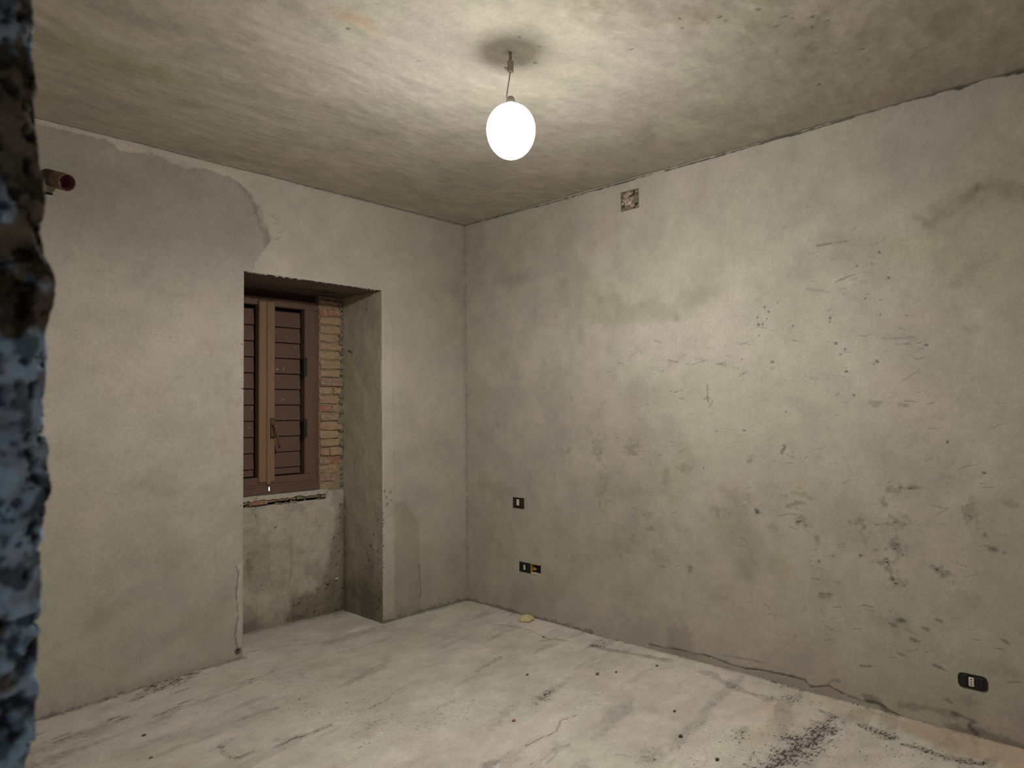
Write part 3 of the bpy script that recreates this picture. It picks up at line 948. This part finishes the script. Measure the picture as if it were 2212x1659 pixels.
struct(B('floor_corridor', M_plain, -5.45, -3.61, -6.6, -2.38, -.06, -.001, 0))
struct(B('ceiling_corridor', M_plain, -5.45, -4.0, -6.6, -2.38, HC - .2, HC - .1, 0))
struct(B('trim_2', M_plain, -4.06, WX + .002, DY0 - .06, DY1 + .06, DH, DH + .05, 0), 'head of the doorway')
struct(B('trim_3', M_plain, -4.06, WX + .002, DY0 - .05, DY0, -.02, DH, 0), 'far side of the doorway')


# doorway reveal beside the camera: broken render with remains of blue paint
def build_reveal():
    prof = [(65, 0), (72, 180), (75, 260), (77, 350), (85, 420), (88, 500), (105, 570), (106, 640), (100, 690), (98, 780), (92, 860), (93, 895), (87, 915), (95, 980), (92, 1000),
            (104, 1060), (91, 1108), (88, 1140), (80, 1180), (78, 1250), (77, 1400), (75, 1430), (66, 1500), (60, 1560), (55, 1620), (46, 1659)]
    P = [hit(px, py, 1, DY1) for px, py in prof]
    zz = np.array([p[2] for p in P])[::-1]
    xx = np.array([p[0] for p in P])[::-1]
    zs = np.concatenate([np.linspace(-.02, 1.19, 25), np.linspace(1.195, 1.83, 460), np.linspace(1.84, DH, 8)])
    xe = np.interp(zs, zz, xx) + .0050
    # across: from the corridor edge along the reveal to the arris, around it and back along the room face
    s = np.concatenate([np.linspace(-.46, -.16, 12), np.linspace(-.157, 0, 120), np.linspace(.003, .05, 16), [.07]])
    S, Z = np.meshgrid(s, zs, indexing='ij')
    E = np.broadcast_to(xe[None, :], S.shape)
    r = .006
    X = np.where(S <= 0, E + S, E - r * 0 - .006 * np.clip(S / .05, 0, 1))
    Y = np.where(S <= 0, DY1, DY1 + S)
    near = np.clip(1 - np.abs(S) / .012, 0, 1)
    Y = Y + .004 * near
    X = X - .0025 * near
    u, v = S.ravel(), Z.ravel()
    rough = .0045 * fbm(u, v, 34, 4, 901) + .0022 * fbm(u, v, 110, 3, 905)
    crater = sstep(.16, .34, fbm(u, v, 120, 4, 911))
    d = (rough - .005 * crater).reshape(S.shape)
    Y = np.where(S <= 0, Y - d, Y)
    X = np.where(S > 0, X + d * .8, X + .5 * d * near)
    blue_m = fbm(u, v, 38, 5, 921) + .28 * sstep(1.62, 1.48, v) - .24 * np.exp(-((v - 1.635) / .045) ** 2) + .16
    edge_brown = .8 * np.exp(-((v - 1.625) / .05) ** 2) * sstep(-.030, -.004, u)
    m = sstep(-.12, .08, blue_m - edge_brown)[:, None]
    tone = fbm(u, v, 90, 4, 931)[:, None]
    blue = np.array(lin((152, 166, 190)))[None, :] * (1 + .75 * tone)
    brown = np.array(lin((98, 89, 80)))[None, :] * (1 + .8 * tone)
    bright = sstep(.02, .26, fbm(u, v, 95, 4, 941) + .25 * sstep(1.46, 1.36, v))[:, None]
    blue = blue * (1 - .5 * bright) + .5 * bright * np.array(lin((166, 206, 244)))[None, :]
    rgb = blue * m + brown * (1 - m)
    rgb *= (1 - .72 * crater)[:, None]
    dark = sstep(.12, .30, fbm(u, v, 70, 4, 951) + .22 * sstep(1.58, 1.72, v))[:, None]
    rgb *= 1 - .66 * dark
    pit = np.full(len(u), .32)
    rgba = np.concatenate([np.clip(rgb, .004, 1), pit[:, None]], 1)
    n, k = S.shape
    idx = np.arange(n * k).reshape(n, k)
    q = np.stack([idx[:-1, :-1], idx[1:, :-1], idx[1:, 1:], idx[:-1, 1:]], -1).reshape(-1, 4)
    o = raw_mesh('trim_1', np.stack([X.ravel(), Y.ravel(), Z.ravel()], 1), q, M_jamb, rgba)
    return struct(o, 'rough doorway reveal with flaking blue paint beside the camera')


build_reveal()

# ------------------------------------------------------------------ window niche (parts of the left wall)
st2 = .007
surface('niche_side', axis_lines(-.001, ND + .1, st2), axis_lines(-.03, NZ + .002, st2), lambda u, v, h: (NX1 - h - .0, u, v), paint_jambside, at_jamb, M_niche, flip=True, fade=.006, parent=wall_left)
surface('niche_side', axis_lines(-.001, ND + .1, .02), axis_lines(-.03, NZ + .002, .02), lambda u, v, h: (NX0 + h * .3, u, v), plain_paint(811), at_jamb, M_niche, parent=wall_left, fade=.01)
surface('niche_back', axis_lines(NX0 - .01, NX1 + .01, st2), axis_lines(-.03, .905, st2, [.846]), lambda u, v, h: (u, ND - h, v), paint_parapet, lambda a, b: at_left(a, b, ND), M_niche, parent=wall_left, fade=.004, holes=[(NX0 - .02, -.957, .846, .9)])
B('crack_shade', M_dark, NX0 - .01, -.95, ND + .03, ND + .08, .80, .90, 0, wall_left)  # near-black block standing for the shade in the crack under the sill
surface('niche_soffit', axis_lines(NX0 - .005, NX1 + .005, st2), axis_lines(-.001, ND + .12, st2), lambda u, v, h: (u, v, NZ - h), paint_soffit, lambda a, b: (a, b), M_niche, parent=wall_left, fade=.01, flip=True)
bm = bmesh.new()
rs = random.Random(9)
for k in range(26):
    lb = lump(rs.choice([.006, .009, .013]), rs.uniform(1, 2.2), .5, rs.uniform(.5, 1.0), k + 9, 1, .6)
    x_ = rs.uniform(NX0 + .05, -.96)
    for v in lb.verts:
        v.co += Vector((x_, ND + .002, .846 + rs.uniform(-.004, .006)))
    me = bpy.data.meshes.new('t')
    lb.to_mesh(me)
    lb.free()
    bm.from_mesh(me)
    bpy.data.meshes.remove(me)
o = bm_obj('mortar_crumbs', bm, M_greymortar, wall_left, True)
o['kind'] = 'stuff'
# a white chip stuck low in the damp corner of the niche
p = hit(727, 1250, 1, ND)
bm = lump(.022, 1, .3, .38, 4)
bm_obj('plaster_chip', bm, M_whitecrumb, wall_left, True, (p[0], ND - .004, p[2]))
# plaster chips hanging along the broken soffit edge
bm = bmesh.new()
rr = random.Random(3)
for k in range(46):
    x = rr.uniform(NX0 + .03, NX1 - .02)
    w, hgt = rr.uniform(.004, .026), rr.uniform(.001, .006)
    box(bm, x - w / 2, x + w / 2, .0035, .012, NZ - hgt, NZ + .002, .001, .002, rr)
o = bm_obj('broken_edge', bm, M_plain, wall_left)
o['kind'] = 'stuff'

# exposed brickwork between the shutter frame and the niche side: every brick a part
rr = random.Random(12)
mort = bmesh.new()
box(mort, -1.003, NX1 + .01, ND + .013, ND + .10, .90, NZ, 0)
bm_obj('mortar_bed', mort, M_mortar, wall_left)
z = .905
course = 0
while z < 2.275:
    hgt = rr.uniform(.050, .058)
    if z + hgt > 2.285:
        break
    right = NX1 - rr.choice([.012, .02, .03, .012, .045])
    low = (z < 1.06)
    if low:
        right -= .05 * (1.06 - z) / .15
    cuts = [(-1.0, right)] if rr.random() < .72 else [(-1.0, -1.0 + rr.uniform(.07, .12)), (None, right)]
    last = -1.0
    for a, b in cuts:
        a = last + .009 if a is None else a
        last = b
        if b - a < .03:
            continue
        proud = rr.uniform(-.006, .008)
        bm = bmesh.new()
        box(bm, a, b, ND - proud, ND + .05, z, z + hgt, .006)
        bmesh.ops.subdivide_edges(bm, edges=[e for e in bm.edges if e.calc_length() > .04], cuts=1)
        for v in bm.verts:
            v.co += Vector((rr.uniform(-.005, .005), rr.uniform(-.006, .006), rr.uniform(-.005, .005)))
        mt = rr.choices(M_bricks, [3, 4, 4, 2])[0]
        bm_obj('brick', bm, mt, wall_left)
    z += hgt + rr.uniform(.008, .013)
    course += 1
# mortar smeared at the ragged plaster edge
bm = bmesh.new()
for k in range(40):
    z = .9 + 1.39 * (k + rr.uniform(-.8, .8)) / 39
    lb = lump(rr.choice([.006, .010, .014, .024]), rr.uniform(.7, 1.4), .35, rr.uniform(.6, 1.6), k + 2, 2, .8)
    for v in lb.verts:
        v.co += Vector((NX1 - .004 - rr.uniform(0, .014), ND + .006, z))
    me = bpy.data.meshes.new('t')
    lb.to_mesh(me)
    lb.free()
    bm.from_mesh(me)
    bpy.data.meshes.remove(me)
o = bm_obj('mortar_smear', bm, M_greymortar, wall_left, True)
o['kind'] = 'stuff'
# pale rubble under the lintel on top of the bricks
bm = bmesh.new()
for k in range(9):
    lb = lump(rr.uniform(.012, .022), 1.3, .7, .7, k + 70, 1, .5)
    for v in lb.verts:
        v.co += Vector((-.99 + .02 * k, ND + .004, 2.292 + rr.uniform(-.006, .010)))
    me = bpy.data.meshes.new('t')
    lb.to_mesh(me)
    lb.free()
    bm.from_mesh(me)
    bpy.data.meshes.remove(me)
o = bm_obj('rubble_filling', bm, M_redmortar, wall_left, True)
o['kind'] = 'stuff'

# ------------------------------------------------------------------ window frame
FY = .500
win = bpy.data.objects.new('window_1', None)
win.location = (-1.41, FY, .92)
scene.collection.objects.link(win)
struct(win, 'brown wooden window frame set in the deep plastered niche')
B('frame_head', M_frame, NX0, -1.0, FY, FY + .06, 2.222, 2.272, .004, win)
B('head_fillet', M_frame, NX0, -1.02, FY - .006, FY + .05, 2.268, 2.281, .003, win)
B('frame_post', M_frame, -1.118, -1.030, FY - .004, FY + .06, 1.034, 2.262, .004, win)
B('frame_post', M_frame, -1.034, -.998, FY + .016, FY + .06, .93, 2.275, .003, win)
B('frame_post', M_frame, NX0 - .01, -1.70, FY - .004, FY + .06, 1.0, 2.262, .004, win)
B('frame_rail', M_frame, NX0, -1.03, FY - .009, FY + .06, .966, 1.036, .004, win)
B('rail_fillet', M_frame, NX0, -1.05, FY - .014, FY + .01, .985, .999, .004, win)
B('threshold', M_frame, NX0, -1.394, FY - .006, FY + .010, .918, .968, .001, win)
B('threshold', M_frame, -1.378, -1.0, FY - .006, FY + .010, .918, .968, .001, win)
B('threshold', M_frame, -1.396, -1.376, FY - .004, FY + .010, .916, .939, .001, win)
B('lintel_board', M_lintel, NX0 - .01, NX1 + .01, FY + .05, FY + .09, 2.26, NZ + .02, .002, win)
# added near-black sheet for shade behind the slats and against the sky, with the one gap where daylight shows under the shutters
bm = bmesh.new()
box(bm, NX0 - .02, NX1 + .02, .585, .60, .975, 2.36)
box(bm, NX0 - .02, -1.366, .585, .60, .70, .976)
box(bm, -1.318, NX1 + .02, .585, .60, .70, .976)
bm_obj('shade_backing', bm, M_dark, win)
# stone sill with broken brick bedding under it
rr = random.Random(21)
bm = bmesh.new()
n = 40
prev = None
for k in range(n + 1):
    x = NX0 - .005 + (-.945 - NX0 + .005) * k / n
    yf = .462 + rr.uniform(-.003, .003) + (.012 if k == n else 0)
    zt, zb = .914 + rr.uniform(-.0015, .0015), .884 + rr.uniform(-.006, .006)
    cur = [bm.verts.new((x, yf, zb)), bm.verts.new((x, yf - .003, zt - .006)), bm.verts.new((x, yf + .006, zt)), bm.verts.new((x, .57, zt + .004)), bm.verts.new((x, .57, zb))]
    if prev:
        for a in range(5):
            b = (a + 1) % 5
            bm.faces.new((prev[a], prev[b], cur[b], cur[a]))
    prev = cur
    if k in (0, n):
        bm.faces.new(cur)
bm_obj('sill_slab', bm, M_sill, win, False)
x = NX0
k = 0
while x < -1.0:
    w = rr.uniform(.09, .22)
    x1 = min(x + w, -.955)
    t = rr.uniform(.018, .030)
    bm = bmesh.new()
    box(bm, x, x1 - .006, .475 + rr.uniform(-.008, .008), .56, .884 - t, .886, .004)
    bmesh.ops.subdivide_edges(bm, edges=[e for e in bm.edges if e.calc_length() > .05], cuts=3)
    for v in bm.verts:
        v.co += Vector((rr.uniform(-.004, .004), rr.uniform(-.005, .005), rr.uniform(-.004, .002)))
    bm_obj('brick', bm, rr.choice([M_bricks[0], M_bricks[3], M_greymortar, M_bricks[1]]), win)
    x = x1
    k += 1
# ------------------------------------------------------------------ shutters
def shutter(name, label, x0, x1, gap_right, stile_side):
    t = thing(name, label, 'shutter', ((x0 + x1) / 2, FY + .03, 1.03))
    zs = [2.196] + [2.081 - .1103 * k for k in range(10)] + [1.040]
    sx1 = x1 - gap_right
    for a, b in zip(zs[:-1], zs[1:]):
        bm = bmesh.new()
        hgt = a - b - .005
        box(bm, x0, sx1, -.006, .006, -hgt / 2, hgt / 2, .002)
        tilt = math.radians(5)
        for v in bm.verts:
            y, z_ = v.co.y, v.co.z
            v.co.y = y * math.cos(tilt) + z_ * math.sin(tilt) + FY + .031
            v.co.z = z_ * math.cos(tilt) - y * math.sin(tilt) + (a + b) / 2 + .0015
        bm_obj('slat', bm, M_slat, t)
    return t


right = shutter('window_shutter', 'slatted brown shutter leaf beside the brick strip, with black hinges', -1.356, -1.118, .020, 'left')
left = shutter('window_shutter', 'slatted brown shutter leaf half hidden by the niche\'s left edge', -1.705, -1.471, .016, 'right')
# bleached meeting stiles
B('meeting_stile', M_tan, -1.4148, -1.354, FY - .020, FY + .045, 1.0, 2.250, .006, right)
B('cover_strip', M_tan, -1.4148, -1.386, FY - .023, FY - .012, .985, 2.246, .006, right)
B('meeting_stile', M_tan, -1.472, -1.4152, FY - .021, FY + .045, 1.0, 2.250, .006, left)
for z0, z1 in ((1.741, 1.868), (1.300, 1.428)):
    bm = bmesh.new()
    box(bm, -1.124, -1.104, FY - .014, FY - .002, z0, z1, .003)
    tube(bm, [(-1.126, FY - .014, z0 - .006), (-1.126, FY - .014, z1 + .006)], .007, 10)
    bm_obj('hinge', bm, M_iron, right)
# handle: back plate with a drooping lever
hp = B('handle_plate', M_iron, -1.394, -1.362, FY - .025, FY - .018, 1.300, 1.440, .003, right)
B('plate_face', M_brass, -1.389, -1.367, FY - .029, FY - .0245, 1.312, 1.432, .002, hp)
bm = bmesh.new()
tube(bm, [(-1.378, FY - .026, 1.392), (-1.378, FY - .050, 1.392), (-1.374, FY - .058, 1.385), (-1.362, FY - .060, 1.335), (-1.346, FY - .060, 1.270), (-1.341, FY - .058, 1.236)], .0085, 10)
bm_obj('handle_lever', bm, M_brass, right, True)

# ------------------------------------------------------------------ bare bulb on its cable
bx_, by_ = ANCHOR
pend = thing('pendant_lamp', 'bare glowing bulb, its glare built as a globe, hanging on twisted wires from the ceiling', 'lamp', (bx_, by_, HC))
lamp.location = (bx_, by_, LAMP_Z)
lamp.parent = pend
lamp.matrix_parent_inverse = Matrix.Translation(pend.location).inverted()
bm = bmesh.new()
prof = [(0.0, -.121)]
for k in range(1, 22):
    a = math.pi * k / 23
    r_ = .1005 * math.sin(a) ** .96
    prof.append((r_, -.121 * math.cos(a) if a < math.pi / 2 else -.104 * math.cos(a)))
prof.append((.020, .108))
lathe(bm, prof, 48, (bx_, by_, LAMP_Z - .003))
bm_obj('bulb', bm, M_globe, pend, True)  # globe enlarged to the size of the bulb's glare
bm = bmesh.new()
lathe(bm, [(0, .133), (.012, .132), (.017, .124), (.019, .112), (.019, .098), (.022, .094), (.053, .086), (.053, .081), (0, .080)], 28, (bx_, by_, LAMP_Z))  # wide lower disc added, unseen in the globe, to cast the ceiling shadow
bm_obj('lamp_holder_shadow_disc', bm, M_term, pend, True)
zt = HC - .045
for s, k in ((-1, 0), (1, 1)):
    bm = bmesh.new()
    P = []
    for t in range(13):
        f = t / 12
        zz_ = 2.758 + (zt - .035 - 2.758) * f
        off = s * (.0075 * (1 - f) + .0015)
        P.append((bx_ + .70 * off - .012 + .014 * f, by_ - .70 * off, zz_))
    tube(bm, P, .0026, 8)
    bm_obj('wire', bm, M_wire, pend, True)
bm = bmesh.new()
box(bm, bx_ - .010, bx_ + .012, by_ - .010, by_ + .010, zt - .038, zt + .012, .003)
for k in range(2):
    lathe(bm, [(0, .004), (.004, .004), (.004, -.012), (0, -.012)], 10, (bx_ - .014 - .006 * k, by_ + .012, zt - .026 + k * .004), (-.7, .7, .25))
bm_obj('terminal_block', bm, M_term, pend)
bm = bmesh.new()
tube(bm, [(bx_, by_, zt + .01), (bx_ + .002, by_, HC - .015), (bx_, by_, HC + .004)], .006, 8)
bm_obj('cable', bm, M_wire, pend, True)
bm = lump(.030, 1.0, .9, .16, 11, 2, .4)
bm_obj('cable_outlet', bm, M_greymortar, pend, True, None)
pend.children[-1].matrix_parent_inverse = Matrix.Identity(4)
pend.children[-1].location = (0, 0, .001)

# ------------------------------------------------------------------ boxes in the right wall
def wall_box(r, t, mat, depth=.045, wall=.004, name='box_shell', out=.002):
    y0, y1, z0, z1 = r
    bm = bmesh.new()
    box(bm, -out, depth, y0 - .001, y0 + wall, z0 - .001, z1 + .001, .001)
    box(bm, -out, depth, y1 - wall, y1 + .001, z0 - .001, z1 + .001, .001)
    box(bm, -out, depth, y0 + wall, y1 - wall, z1 - wall, z1 + .001, .001)
    box(bm, -out, depth, y0 + wall, y1 - wall, z0 - .001, z0 + wall, .001)
    box(bm, depth - .004, depth, y0, y1, z0, z1, .0005)
    return bm_obj(name, bm, mat, t)


def rounded_plate(name, mat, t, y0, y1, z0, z1, r, x0, x1):
    bm = bmesh.new()
    P = []
    for cy_, cz_, a0 in ((y1 - r, z1 - r, 0), (y0 + r, z1 - r, 90), (y0 + r, z0 + r, 180), (y1 - r, z0 + r, 270)):
        for k in range(7):
            a = math.radians(a0 + 15 * k)
            P.append((cy_ + r * math.cos(a), cz_ + r * math.sin(a)))
    A = [bm.verts.new((x0, *p_)) for p_ in P]
    Bv = [bm.verts.new((x1, *p_)) for p_ in P]
    bm.faces.new(A)
    bm.faces.new(Bv[::-1])
    for k in range(len(P)):
        k2 = (k + 1) % len(P)
        bm.faces.new((A[k], A[k2], Bv[k2], Bv[k]))
    return bm_obj(name, bm, mat, t)


# upper switch
y0, y1, z0, z1 = BOX_UP
t = thing('switch_box', 'upper square dark switch box with one white rocker near the corner', 'switch', (0, (y0 + y1) / 2, (z0 + z1) / 2))
wall_box(BOX_UP, t, M_brownpl)
bm = bmesh.new()
yc, zc = y1 - .044, (z0 + z1) / 2 + .002
for a, b, c_, d in ((y0 + .004, yc - .012, z0 + .004, z1 - .004), (yc + .012, y1 - .004, z0 + .004, z1 - .004), (yc - .012, yc + .012, zc + .024, z1 - .004), (yc - .012, yc + .012, z0 + .004, zc - .024)):
    box(bm, .004, .010, a, b, c_, d, .001)
bm_obj('support_frame', bm, M_brownpl, t)
B('rocker', M_white, .0005, .012, yc - .0105, yc + .0105, zc - .022, zc + .022, .002, t)
for yy in (y0 + .012, y1 - .012):
    bm = bmesh.new()
    lathe(bm, [(0, .003), (.004, .003), (.004, -.002)], 10, (.003, yy, zc), (-1, 0, 0))
    bm_obj('screw', bm, M_brass, t)
B('box_lip', M_brownpl, -.004, .003, y0, y1, z0 - .003, z0 + .004, .001, t)

# lower double box: covered socket and an open yellow box
y0, y1, z0, z1 = BOX_LOW
ym = y0 + (y1 - y0) * .47
t = thing('socket_box', 'low black socket with white slot beside an open yellow box', 'socket', (0, (y0 + y1) / 2, (z0 + z1) / 2))
wall_box([ym, y1, z0, z1], t, M_blackpl)
bm = bmesh.new()
yc, zc = y1 - .048, (z0 + z1) / 2
for a, b, c_, d in ((ym + .002, yc - .011, z0 + .002, z1 - .002), (yc + .011, y1 - .002, z0 + .002, z1 - .002), (yc - .011, yc + .011, zc + .020, z1 - .002), (yc - .011, yc + .011, z0 + .002, zc - .020)):
    box(bm, -.004, .004, a, b, c_, d, .001)
bm_obj('cover_plate', bm, M_blackpl, t)
B('socket_insert', M_white, -.001, .008, yc - .0095, yc + .0095, zc - .018, zc + .018, .0015, t)
sh = wall_box([y0, ym, z0, z1], t, M_yellow, depth=.05, wall=.0025, name='open_box')
B('box_floor', M_whitecrumb, -.003, .030, y0 + .004, ym - .002, z0 - .002, z0 + .010, .003, t, .001)
B('box_back', M_dark, .040, .048, y0 + .003, ym - .003, z0 + .004, z1 - .004, .001, t)
B('box_flap', M_dark, .008, .014, y0 + .004, y0 + .048, z0 + .016, z1 - .006, .001, t)
bm = bmesh.new()
for k in range(7):
    lathe(bm, [(.009, 0), (.0115, .0025), (.009, .005)], 14, (.036 - .006 * k, ym - .026, z0 + .030 + k * .001), (-1, 0, 0))
bm_obj('conduit_end', bm, M_yellow, t, True)

# right socket
y0, y1, z0, z1 = BOX_RIGHT
t = thing('wall_socket', 'black three module wall socket with white insert, far right near floor', 'socket', (0, (y0 + y1) / 2, (z0 + z1) / 2))
wall_box(BOX_RIGHT, t, M_blackpl)
rounded_plate('face_plate', M_blackpl, t, y0 - .005, y1 + .005, z0 - .005, z1 + .005, .020, -.0035, .0005)
yc, zc = (y0 + y1) / 2 + .004, (z0 + z1) / 2
bm = bmesh.new()
for a, b, c_, d in ((y0 + .002, yc - .012, z0 + .002, z1 - .002), (yc + .012, y1 - .002, z0 + .002, z1 - .002), (yc - .012, yc + .012, zc + .022, z1 - .002), (yc - .012, yc + .012, z0 + .002, zc - .022)):
    box(bm, -.006, .006, a + .006, b - .006 if b > yc + .02 else b, c_ + .003, d - .003, .002)
bm_obj('support_frame', bm, M_blackpl, t)
ins = B('socket_insert', M_white, -.008, .008, yc - .0105, yc + .0105, zc - .0205, zc + .0205, .002, t)
bm = bmesh.new()
for dz in (-.012, 0, .012):
    lathe(bm, [(0, .0006), (.0028, .0006), (.0028, -.001)], 12, (-.0082, yc, zc + dz), (-1, 0, 0))
bm_obj('socket_holes', bm, M_dark, ins)
for yy in (y0 + .018, y1 - .018):
    bm = bmesh.new()
    lathe(bm, [(.0055, -.002), (.0055, .002), (.004, .003), (0, .003)], 12, (-.006, yy, zc), (-1, 0, 0))
    bm_obj('screw', bm, M_iron, t)

# broken junction box under the ceiling
y0, y1, z0, z1 = BOX_TOP
t = thing('junction_box', 'broken square junction box hole with pinkish mortar under the ceiling', 'junction box', (0, (y0 + y1) / 2, (z0 + z1) / 2))
wall_box(BOX_TOP, t, M_greymortar, depth=.05, wall=.006, out=.001)
bm = bmesh.new()
rr = random.Random(5)
box(bm, .008, .020, y0 + .040, y1 - .026, z0 + .030, z1 - .042, .006, .004, rr)
bm_obj('box_cover', bm, M_whitecrumb, t)
for k, (yy, zz_, s, mt) in enumerate([(y1 - .035, z1 - .026, .026, M_redmortar), (y1 - .062, z1 - .018, .022, M_redmortar), (y1 - .020, z1 - .050, .018, M_redmortar),
                                      (y0 + .035, z0 + .050, .026, M_greymortar), (y0 + .022, z0 + .075, .020, M_greymortar), (y1 - .045, z0 + .020, .022, M_greymortar),
                                      (y0 + .055, z0 + .028, .022, M_redmortar), (y0 + .050, z0 + .065, .020, M_redmortar), (y0 + .020, z1 - .014, .016, M_greymortar),
                                      (y1 - .014, z0 + .014, .016, M_greymortar), (y1 - .040, z1 - .060, .030, M_redmortar), (y0 + .016, z0 + .014, .016, M_greymortar),
                                      (y0 + .058, z1 - .014, .018, M_greymortar), (y1 - .006, z1 - .012, .014, M_greymortar), (y1 - .006, z0 + .050, .015, M_greymortar), (y0 + .070, z0 + .008, .013, M_greymortar), (y0 + .005, z0 + .045, .013, M_greymortar), (y1 - .010, z1 - .075, .014, M_whitecrumb)]):
    bm = lump(s, .55, 1.0, .8, k + 31, 2, .45)
    o = bm_obj('mortar_lump', bm, mt, t, True)
    o.matrix_parent_inverse = Matrix.Identity(4)
    o.location = (.010, yy - (y0 + y1) / 2, zz_ - (z0 + z1) / 2)
B('box_back', M_greymortar, .028, .040, y0 + .004, y1 - .004, z0 + .004, z1 - .004, .001, t)

# ------------------------------------------------------------------ pipe in the left wall
pb = hit(106, 383, 1, 0.0)
axis = Vector((.34, -1, -.36)).normalized()
t = thing('drain_pipe', 'short brown plastic pipe stub jutting from left wall near ceiling', 'pipe', tuple(pb))
base_p = Vector(pb)
bm = bmesh.new()
lathe(bm, [(.040, -.05), (.040, .070), (.042, .073), (.042, .080)], 28, base_p, axis)
bm_obj('pipe_collar', bm, M_pvcgrey, t, True)
bm = bmesh.new()
lathe(bm, [(.042, .070), (.0425, .150), (.041, .152), (.0382, .151), (.0380, .06)], 28, base_p, axis)
bm_obj('pipe_tube', bm, M_pvc, t, True)
bm = bmesh.new()
lathe(bm, [(.0379, .149), (.0379, .09), (.037, .07), (0, .068)], 28, base_p, axis)
bm_obj('pipe_bore', bm, M_pvcin, t, True)
ps = hit(84, 420, 1, 0.0)
t = thing('conduit_stub', 'small grey conduit stub in the left wall under the pipe', 'conduit', tuple(ps))
bm = bmesh.new()
lathe(bm, [(0, .022), (.012, .022), (.013, .016), (.013, -.02)], 16, Vector(ps), Vector((.3, -1, -.1)))
bm_obj('stub_tube', bm, M_pvcgrey, t, True)
bm = bmesh.new()
tube(bm, [Vector(ps) + Vector((.006, -.014, .004)), Vector(ps) + Vector((.03, -.016, .010)), Vector(ps) + Vector((.055, -.004, .012)), Vector(ps) + Vector((.058, .006, .010))], .0045, 8)
bm_obj('stub_wire', bm, M_dark, t, True)

# ------------------------------------------------------------------ small things lying on the floor
def floor_z(x, y):
    return .034 * math.exp(-((x + 1.9) / .75) ** 2 - ((y - .10) / .40) ** 2)


fx, fy = at_floor(1147, 1337)
bm = lump(.052, 1.0, .95, .58, 6, 3, .16)  # rounded pale yellow mound at the foot of the right wall
for v in bm.verts:
    v.co.z = max(v.co.z, -.010)
o = bm_obj('yellow_mound', bm, M_mound, None, True, (fx - .050, fy, .010))
tag(o, 'pale yellow scrap lying on the floor against the right wall', 'mound')

crumbs = [((1110, 1558), .011, M_redcrumb, 'reddish brick crumb alone in the middle of the floor', 'crumb'),
          ((1470, 1592), .013, M_stone, 'largest dark pebble on the pale floor, right of centre', 'pebble'),
          ((1457, 1537), .009, M_stone, 'small dark pebble just behind the largest pebble', 'pebble'),
          ((1549, 1642), .011, M_stone, 'dark flat pebble at the front edge, left of the gritty sweepings', 'pebble'),
          ((1331, 1452), .008, M_stone, 'dark grit pebble in front of the damp patch at the wall foot', 'pebble'),
          ((1139, 1458), .009, M_stone, 'dark elongated pebble alone in mid floor below the yellow scrap', 'pebble'),
          ((1174, 1377), .008, M_stone, 'tiny dark pebble nearest the yellow scrap', 'pebble'),
          ((1419, 1439), .011, M_redcrumb, 'pinkish brick crumb close to the right wall foot', 'crumb'),
          ((311, 1590), .010, M_stone, 'dark pebble on the left side of the floor, farther one', 'pebble'),
          ((326, 1638), .008, M_stone, 'dark pebble on the left side of the floor, nearest the camera', 'pebble'),
          ((1290, 1457), .013, M_redcrumb, 'pale pinkish crumb left of a dark grit pebble', 'crumb')]
for k, (px, r_, mt, lb, cat) in enumerate(crumbs):
    x, y = at_floor(*px)
    r_ *= .82
    bm = lump(r_, 1.15, .8, .55, k + 50, 2, .35)
    o = bm_obj('brick_crumb' if mt is M_redcrumb else 'pebble', bm, mt, None, True, (x, y, floor_z(x, y) + r_ * .45))
    tag(o, lb, cat, 'crumbs and pebbles on the floor')
